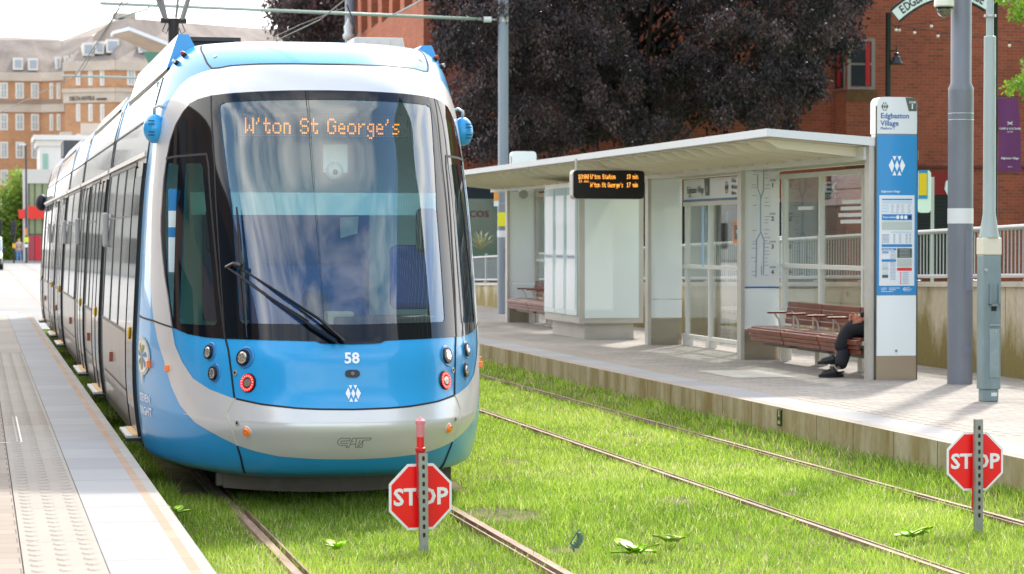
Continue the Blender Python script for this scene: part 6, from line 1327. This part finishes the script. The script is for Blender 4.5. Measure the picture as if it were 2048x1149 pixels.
segL = list(zip(SL, SL[1:])); segR = list(zip(SR, SR[1:]))
def zv(v, y): return ay(130, v, y).z
def wallrun(S_, v0, v1, m, name, th=.6, out=0., yref=None):
    b = MB(); 
    for (p, q) in zip(S_, S_[1:]):
        d = Vector((q[0] - p[0], q[1] - p[1], 0)).normalized(); n_ = Vector((d.y, -d.x, 0)); a = Vector((*p, 0)) + n_ * out - d * out * .4; c = Vector((*q, 0)) + n_ * out + d * out * .4; z0_, z1_ = zv(v1, yref), zv(v0, yref)
        b.prism([a + Vector((0, 0, z0_)), c + Vector((0, 0, z0_)), c + Vector((0, 0, z1_)), a + Vector((0, 0, z1_))], -n_ * th)
    return b.build(name, m, ht)
wallrun(SL, 160, 524, HB, 'wall', 3, 0, 236); wallrun(SR, 133, 524, HB, 'wall', 3, 0, 224)
wallrun(SL, 147, 164, M_stone, 'cornice', 1, .25, 236); wallrun(SL, 209, 226, M_stone, 'cornice', 1, .2, 236); wallrun(SL, 203, 209, M_ledge, 'ledge', 1, .3, 236)
wallrun(SR, 117, 136, M_stone, 'cornice', 1, .25, 224); wallrun(SR, 180, 201, M_stone, 'cornice', 1, .2, 224); wallrun(SR, 172, 180, M_stone, 'ledge', 1, .35, 224)
def hwin(segs, u0, u1, v0, v1, yref):
    p, d = hit(u0, segs); q, _ = hit(u1, segs); n_ = Vector((d.y, -d.x, 0)); z0_, z1_ = ay(130, v1, p.y).z, ay(130, v0, p.y).z; fr = MB()
    def ring(i, o0, o1, m, nm, par):
        b = MB(); a = p + (q - p).normalized() * i; c = q - (q - p).normalized() * i; b.prism([a + n_ * o0 + Vector((0, 0, z0_ + i)), c + n_ * o0 + Vector((0, 0, z0_ + i)), c + n_ * o0 + Vector((0, 0, z1_ - i)), a + n_ * o0 + Vector((0, 0, z1_ - i))], n_ * (o1 - o0)); return b.build(nm, m, par)
    f = ring(0, .0, .07, M_hf, 'window', ht); ring(.14, .06, .09, M_hw, 'pane', f); b = MB(); mid = (p + q) / 2 + n_ * .12; b.box((mid.x, mid.y, (z0_ + z1_) / 2), ((q - p).length - .3, .05, .07), math.atan2(d.y, d.x)); b.box((mid.x, mid.y, (z0_ + z1_) / 2), (.06, .05, z1_ - z0_ - .3), math.atan2(d.y, d.x)); b.build('glazing_bar', M_hf, f)
for (v0, v1) in ((167, 199), (229, 262), (285, 318), (341, 372), (396, 426)):
    for (u0, u1) in ((-60, -44), (-29, -13), (1, 17), (32, 49), (63, 79), (101, 108), (115.5, 122.5)): hwin(segL, u0, u1, v0, v1, 236)
for (v0, v1) in ((138, 171), (208, 243), (268, 300)):
    for (u0, u1) in ((154, 162), (178.5, 186.5), (202, 210)): hwin(segR, u0, u1, v0, v1, 224)
    hwin(segR, 255, 271, v0 - 2, v1 - 2, 224)
p, d = hit(143, segR); q, _ = hit(196, segR); n_ = Vector((d.y, -d.x, 0)); b = MB(); zt_ = zv(190, 222); text(b, 'DELTA HOTELS', .5, p + n_ * .3 + Vector((0, 0, zt_)), d, align='LEFT', sx=.78, bold=.04); p2, d2 = hit(198, segR); b2_ = text(b, 'BY THE PARK', .3, p2 + n_ * .55 + Vector((0, 0, zt_ - .1)), d2, align='LEFT', sx=1.4) if False else None
b.build('hotel_lettering', mat('lettering_bronze', '#4c3c33', .6), ht); b = MB(); q0, _ = hit(197, segR); q1, _ = hit(217, segR); b.prism([q0 + n_ * .25 + Vector((0, 0, zt_ - .18)), q1 + n_ * .25 + Vector((0, 0, zt_ - .18)), q1 + n_ * .25 + Vector((0, 0, zt_ - .0)), q0 + n_ * .25 + Vector((0, 0, zt_ - .0))], n_ * .05); b.build('small_lettering_strip', mat('lettering_bronze', 0), ht)
# mansard roofs
b = MB(); K = lambda u, v, y: tuple(ay(u, v, y))
def roofq(*pts): b.poly([K(*p) for p in pts])
roofq((-90, 150, 236), (84, 150, 236), (62, 80, 242), (-90, 79, 242)); roofq((84, 150, 236), (131, 150, 234), (122, 82, 243), (62, 80, 242)); roofq((-90, 79, 242), (62, 80, 242), (122, 82, 243), (118, 78, 256), (24, 75, 256), (-90, 75, 256))
roofq((98, 150, 235.5), (131, 150, 234), (185, 72, 240), (112, 84, 244)); roofq((131, 124, 229), (232, 122, 226), (262, 37, 232), (222, 45, 234), (185, 73, 238)); roofq((232, 122, 226), (330, 126, 228), (360, 45, 240), (262, 37, 232)); roofq((330, 126, 228), (570, 120, 240), (590, 62, 250), (360, 45, 240)); roofq((222, 45, 234), (262, 37, 232), (360, 45, 240), (590, 62, 250), (590, 62, 275), (240, 36, 262)); roofq((112, 84, 244), (185, 72, 240), (222, 45, 234), (240, 36, 262), (122, 82, 262)); roofq((131, 150, 234), (131, 124, 229), (185, 73, 238), (185, 72, 240))
b.build('roof', M_hroof, ht)
b = MB(); p = ay(248, 33, 240); b.box(p, (2.2, 2, .5)); b.build('roof_plant', M_stone, ht)
for (u0, u1, v0, v1, y) in ((26, 46, 116, 140, 236.5), (56, 76, 117, 141, 236.5), (111, 122, 114, 140, 236), (129, 137, 112, 128, 236), (143, 150, 110, 122, 236), (166, 188, 86, 112, 229.5), (190, 208, 83, 108, 229), (213, 238, 79, 106, 228.5), (277, 300, 92, 106, 229)):
    a = ay(u0, v1, y); c = ay(u1, v0, y); b = MB(); b.bb(a.x, c.x, y, y + 5, a.z, c.z); dm = b.build('dormer', M_hf, ht); b = MB(); b.bb(a.x + .16, c.x - .14, y - .04, y - .01, a.z + .2, c.z - .2); b.build('pane', mat('dormer_pane', '#9aa0a8', .15), dm)
b = MB(); b.prism([K(225, 63, 216), K(258, 54, 214), K(345, 88, 216), K(345, 95, 216), K(258, 61, 214), K(225, 69, 216)], (0, 3, 0)); cnp = b.build('entrance_canopy', mat('canopy_far_white', '#dcdde0', .6), ht); b = MB(); b.prism([K(226, 70, 216.3), K(258, 62, 214.3), K(345, 96, 216.3), K(330, 118, 224)], (0, .3, 0)); b.build('canopy_underside', M_stone, ht)
b = MB(); b.prism([K(285, 103, 210), K(318, 105, 210), K(300, 132, 210)], (0, .2, 0)); tag(b.build('green_awning', mat('green_canvas', '#4f7a66', .7)), 'dark green triangular awning in front of the hotel, left of the tram roof', 'awning')
# white building
wb = thing('white_building', 'low white rendered building with a cornice in front of the hotel', 'building', tuple(ay(120, 500, 205))); b = MB(); a = ay(80, 524, 205); c = ay(190, 281, 205); b.bb(a.x, c.x + 6, 205, 214, -.1, c.z); M_wr = mat('white_render', '#dedcd8', .8, var=.08, vscale=.3); b.build('wall', M_wr, wb); b = MB(); b.bb(a.x - .5, c.x + 6.3, 204.5, 214.3, c.z - .0, c.z + .4); b.bb(a.x - .25, c.x + 6, 204.8, 214.1, c.z - .5, c.z); b.build('cornice', M_wr, wb)
b = MB(); a = ay(86, 342, 204.9); c = ay(96, 308, 204.9); b.bb(a.x, c.x, 204.88, 204.99, a.z, c.z); b.build('window', mat('green_glass', '#7fa899', .1, coat=.6), wb); b = MB(); b.box((ay(132, 280, 206).x, 207, ay(132, 278, 206).z + .2), (1, 1, .8)); b.box((ay(182, 275, 206).x, 207, ay(182, 270, 206).z + .2), (1.6, 1, 1.6)); b.build('roof_vent', M_stone, wb)
# red-fronted shop
rs = thing('glass_shop', 'two-storey glazed shop with a bright red fascia at the end of the platform', 'building', tuple(ay(70, 520, 188))); y = 188.; G = lambda u, v: ay(u, v, y)
b = MB(); b.bb(G(46, 0).x, G(46, 0).x + 9, y + .5, y + 9, -.1, G(60, 340).z); b.bb(G(45.5, 0).x, G(45.5, 0).x + 9.5, y, y + .49, G(60, 367).z, G(60, 339).z); b.bb(G(45.5, 0).x, G(54, 0).x, y, y + .49, .1, G(60, 367).z); b.build('wall', mat('shop_frame_cream', '#cfc8bd', .7), rs)
b = MB(); b.bb(G(54, 0).x, G(46, 0).x + 9, y + .3, y + .45, .1, G(60, 367).z); gl = b.build('shop_window', mat('shop_glass_green', '#8c9f6c', .08, coat=1, var=.4, vscale=.4), rs)
b = MB(); [b.bb(G(u, 0).x, G(u, 0).x + .09, y + .2, y + .29, .1, G(60, 367).z) for u in (55, 67, 82, 96)]; b.bb(G(54, 0).x, G(46, 0).x + 9, y + .18, y + .28, G(60, 471).z, G(60, 468).z); b.build('mullion', M_dark, gl)
b = MB(); b.bb(G(54, 0).x, G(46, 0).x + 9, y - .25, y + .1, G(60, 438).z, G(60, 413).z); M_brr = mat('bright_red_fascia', '#e5301c', .5); b.build('fascia', M_brr, rs); b = MB(); b.prism([K(36, 421, 187.2), K(52, 418, 187.6), K(52, 437, 187.6), K(38, 438, 187.2)], (0, .15, 0)); b.build('projecting_sign', M_brr, rs)
b = MB(); b.bb(G(54.5, 0).x, G(66.5, 0).x, y + .1, y + .16, .15, G(60, 472).z); b.build('red_poster', mat('dull_red_poster', '#a8434a', .6), rs); b = MB(); b.bb(G(68, 0).x, G(80, 0).x, y + .1, y + .16, .15, G(60, 472).z); b.build('red_poster', mat('red_poster', '#cc2733', .6), rs)
# street furniture far left
sl = thing('street_lamp', 'tall dark street lamp column in front of the red-fronted shop', 'street lamp', tuple(az(53, 527, .1))); p = az(53, 527, .1); b = MB(); zt_ = ay(52, 290, p.y).z; b.cyl(p, (p.x, p.y, zt_), .1, .06, 10); b.build('column', mat('dark_column', '#3a3f42', .5), sl); b = MB(); b.box((p.x - .25, p.y, zt_ + .02), (.5, .2, .1)); b.build('lamp_head', mat('lamp_head_pale', '#dfe0d8', .5), sl)
b = MB(); q = ay(53, 480, p.y - .1); b.box(q, (.3, .06, .35)); q = ay(53, 492, p.y - .1); b.mat(1).box(q, (.22, .06, .22)); q = ay(52, 464, p.y - .1); b.mat(2).box(q, (.14, .06, .5)); b.build('small_sign', [mat('sign_yellow', '#d9e02a', .5), M_whitep, mat('sticker_orange', 0)], sl)
def signal(label, u, vb, vt):
    p = az(u, vb, .1); t = thing('traffic_light', label, 'traffic light', tuple(p), 'traffic lights at the junction'); b = MB(); zt_ = ay(u, vt, p.y).z; b.cyl(p, (p.x, p.y, zt_), .07); b.build('pole', M_ironb, t); b = MB(); b.box((p.x - .05, p.y - .1, zt_ - .45), (.38, .3, 1.05)); hd = b.build('signal_head', M_ironb, t, bevel=.05)
    b = MB()
    for k in range(3): b.cyl((p.x - .05, p.y - .3, zt_ - .13 - .32 * k), (p.x - .05, p.y - .25, zt_ - .13 - .32 * k), .1)
    b.build('signal_lens', mat('dark_lens', '#2c2a2a', .3), hd); b = MB(); b.box((p.x, p.y - .1, ay(u, 492, p.y).z), (.22, .15, .32)); b.build('push_button_box', mat('button_box_yellow', '#e0b02a', .5), t)
signal('traffic light on a black pole left of the walking pedestrian', 28, 527, 445); signal('traffic light at the very left edge above the parked van', 0, 527, 440)
C = clumps_in([(6, 515), (2, 450), (4, 395), (12, 372), (26, 354), (40, 350), (47, 375), (47, 430), (46, 500), (40, 515)], 90, 193, 197, 41); tb = ay(26, 520, 195); tree('light green street tree in front of the brick hotel, left of the red-fronted shop', (tb.x, 195, .1), 6.5, C, 70, .8, .28, leaf_mat('street_tree_leaves', [(.12, .22, .02), (.25, .38, .05), (.42, .52, .1)], .5, .45), .2, 42, 'street trees', .16)
C = clumps_in([(-60, 515), (-66, 420), (-40, 370), (-14, 380), (-8, 450), (-10, 515)], 60, 193, 197, 43); tb = ay(-36, 520, 195); tree('second street tree at the far left edge of the street', (tb.x, 195, .1), 6.5, C, 60, .8, .28, MATS.get('x') or bpy.data.materials['street_tree_leaves'], .2, 44, 'street trees', .16)
# pedestrian
pp_ = az(38, 525, .1); J = lambda x, z: pp_ + Vector((x, 0, z)); M_shirt = mat('grey_pink_shirt', '#a38f92', .8); M_jean = mat('blue_jeans', '#5b7fb0', .85)
pd = skinned('person', [(J(0, .92), .12), (J(0, 1.2), .13), (J(0, 1.42), .12), (J(0, 1.52), .05), (J(0, 1.62), .085), (J(0, 1.72), .085), (J(-.09, .88), .09), (J(-.1, .48), .065), (J(-.12, .08), .045), (J(.09, .88), .09), (J(.1, .48), .065), (J(.14, .08), .045), (J(-.2, 1.4), .055), (J(-.24, 1.12), .045), (J(-.2, .86), .04), (J(.2, 1.4), .055), (J(.24, 1.12), .045), (J(.2, .86), .04)],
   [(0, 1), (1, 2), (2, 3), (3, 4), (4, 5), (0, 6), (6, 7), (7, 8), (0, 9), (9, 10), (10, 11), (2, 12), (12, 13), (13, 14), (2, 15), (15, 16), (16, 17)], mat('skin_pale', '#c99a84', .6)); tag(pd, 'pedestrian in a pinkish grey top and blue jeans walking beside the far traffic light', 'person')
skinned('top', [(J(0, .98), .15), (J(0, 1.2), .155), (J(0, 1.42), .14), (J(-.2, 1.4), .075), (J(-.24, 1.14), .065), (J(.2, 1.4), .075), (J(.24, 1.14), .065)], [(0, 1), (1, 2), (2, 3), (3, 4), (2, 5), (5, 6)], M_shirt, pd)
skinned('jeans', [(J(0, .95), .14), (J(-.09, .86), .105), (J(-.1, .48), .08), (J(-.12, .1), .065), (J(.09, .86), .105), (J(.1, .48), .08), (J(.14, .1), .065)], [(0, 1), (1, 2), (2, 3), (0, 4), (4, 5), (5, 6)], M_jean, pd)
# van cut by the left edge
q = az(12, 541, -.01); vx = q.x - 1.1; vy = q.y; vn = thing('van', 'pale van with lit headlamps coming down the road at the left edge', 'van', (vx, vy, 0))
b = MB(); prof = [(0, .35), (0, .85), (.25, 1.0), (1.0, 1.1), (1.65, 1.85), (2.2, 1.95), (4.6, 1.95), (4.7, .35)]; b.prism([(vx - .9, vy + y_, z) for y_, z in prof], (1.8, 0, 0)); b.build('body', mat('van_body', '#b9bfb6', .3, coat=1), vn, bevel=.06)
b = MB(); b.prism([(vx - .8, vy + 1.03, 1.14), (vx + .8, vy + 1.03, 1.14), (vx + .72, vy + 1.58, 1.79), (vx - .72, vy + 1.58, 1.79)], (0, -.03, .02)); b.build('windscreen', mat('van_glass', '#7fa5b0', .05, coat=1), vn); b = MB(); b.bb(vx - .85, vx + .85, vy - .03, vy + .02, .35, .68); b.build('grille', M_dark, vn, bevel=.02)
for s_ in (-1, 1): b = MB(); b.box((vx + s_ * .65, vy - .02, .84), (.4, .06, .2)); b.build('headlight', mat('headlight_lit', '#f2f7c8', .3, emit='#f0ffb0', es=1.6), vn, bevel=.02); b = MB(); b.cyl((vx + s_ * .95, vy + .9, .33), (vx + s_ * .72, vy + .9, .33), .33, n=18); b.build('wheel', M_rim, vn); b = MB(); b.cyl((vx + s_ * .95, vy + 3.8, .33), (vx + s_ * .72, vy + 3.8, .33), .33, n=18); b.build('wheel', M_rim, vn); b = MB(); b.box((vx + s_ * 1.02, vy + 1.1, 1.2), (.18, .1, .24)); b.build('wing_mirror', M_rim, vn, bevel=.03)
# unseen pale frontage added left of the street to lighten the tram's side reflections
of = thing('added_reflection_block', 'unseen pale block added left of the street for the tram side reflections', 'building', (-20, 190, 0)); b = MB(); b.bb(-44, -3.2, 188, 200, -.1, 15); b.build('wall', mat('pale_office_wall', '#c9c2b4', .8, var=.15, vscale=.3), of)
for k in range(11):
    for zz_ in (1, 5, 9, 12.4): b = MB(); b.bb(-43 + k * 3.6, -41.2 + k * 3.6, 187.9, 187.99, zz_, zz_ + 2.1); b.build('window', M_wg, of)
# office tower behind the camera to the right: seen only as a reflection in the tram's glass
ot = thing('office_tower', 'tall lattice-fronted office tower beyond the right of the picture', 'building', (80, -10, 0)); b = MB(); b.bb(52, 92, -80, 18, -.1, 60); b.build('wall', brick('tower_lattice', '#2c3836', '#35433f', '#a8ab9f', bw=2.2, bh=3.4, axis='YZ', msize=.35, big=.1), ot)

lt = thing('added_reflection_terrace', 'unseen dark frontage added left of the platform for the tram side reflections', 'building', (-14, 25, 0)); b = MB(); b.bb(-22, -11, 2, 49, -.1, 8.5); b.build('wall', mat('terrace_brick', '#6f5a4c', .8, var=.3, vscale=.6), lt)  # unseen frontage added to darken what the cab's left side reflects
for k in range(9):
    for zz_ in (.8, 4.6): b = MB(); b.bb(-11, -10.95, 4 + k * 5, 7.6 + k * 5, zz_, zz_ + 2.6); b.build('window', M_wg, lt)
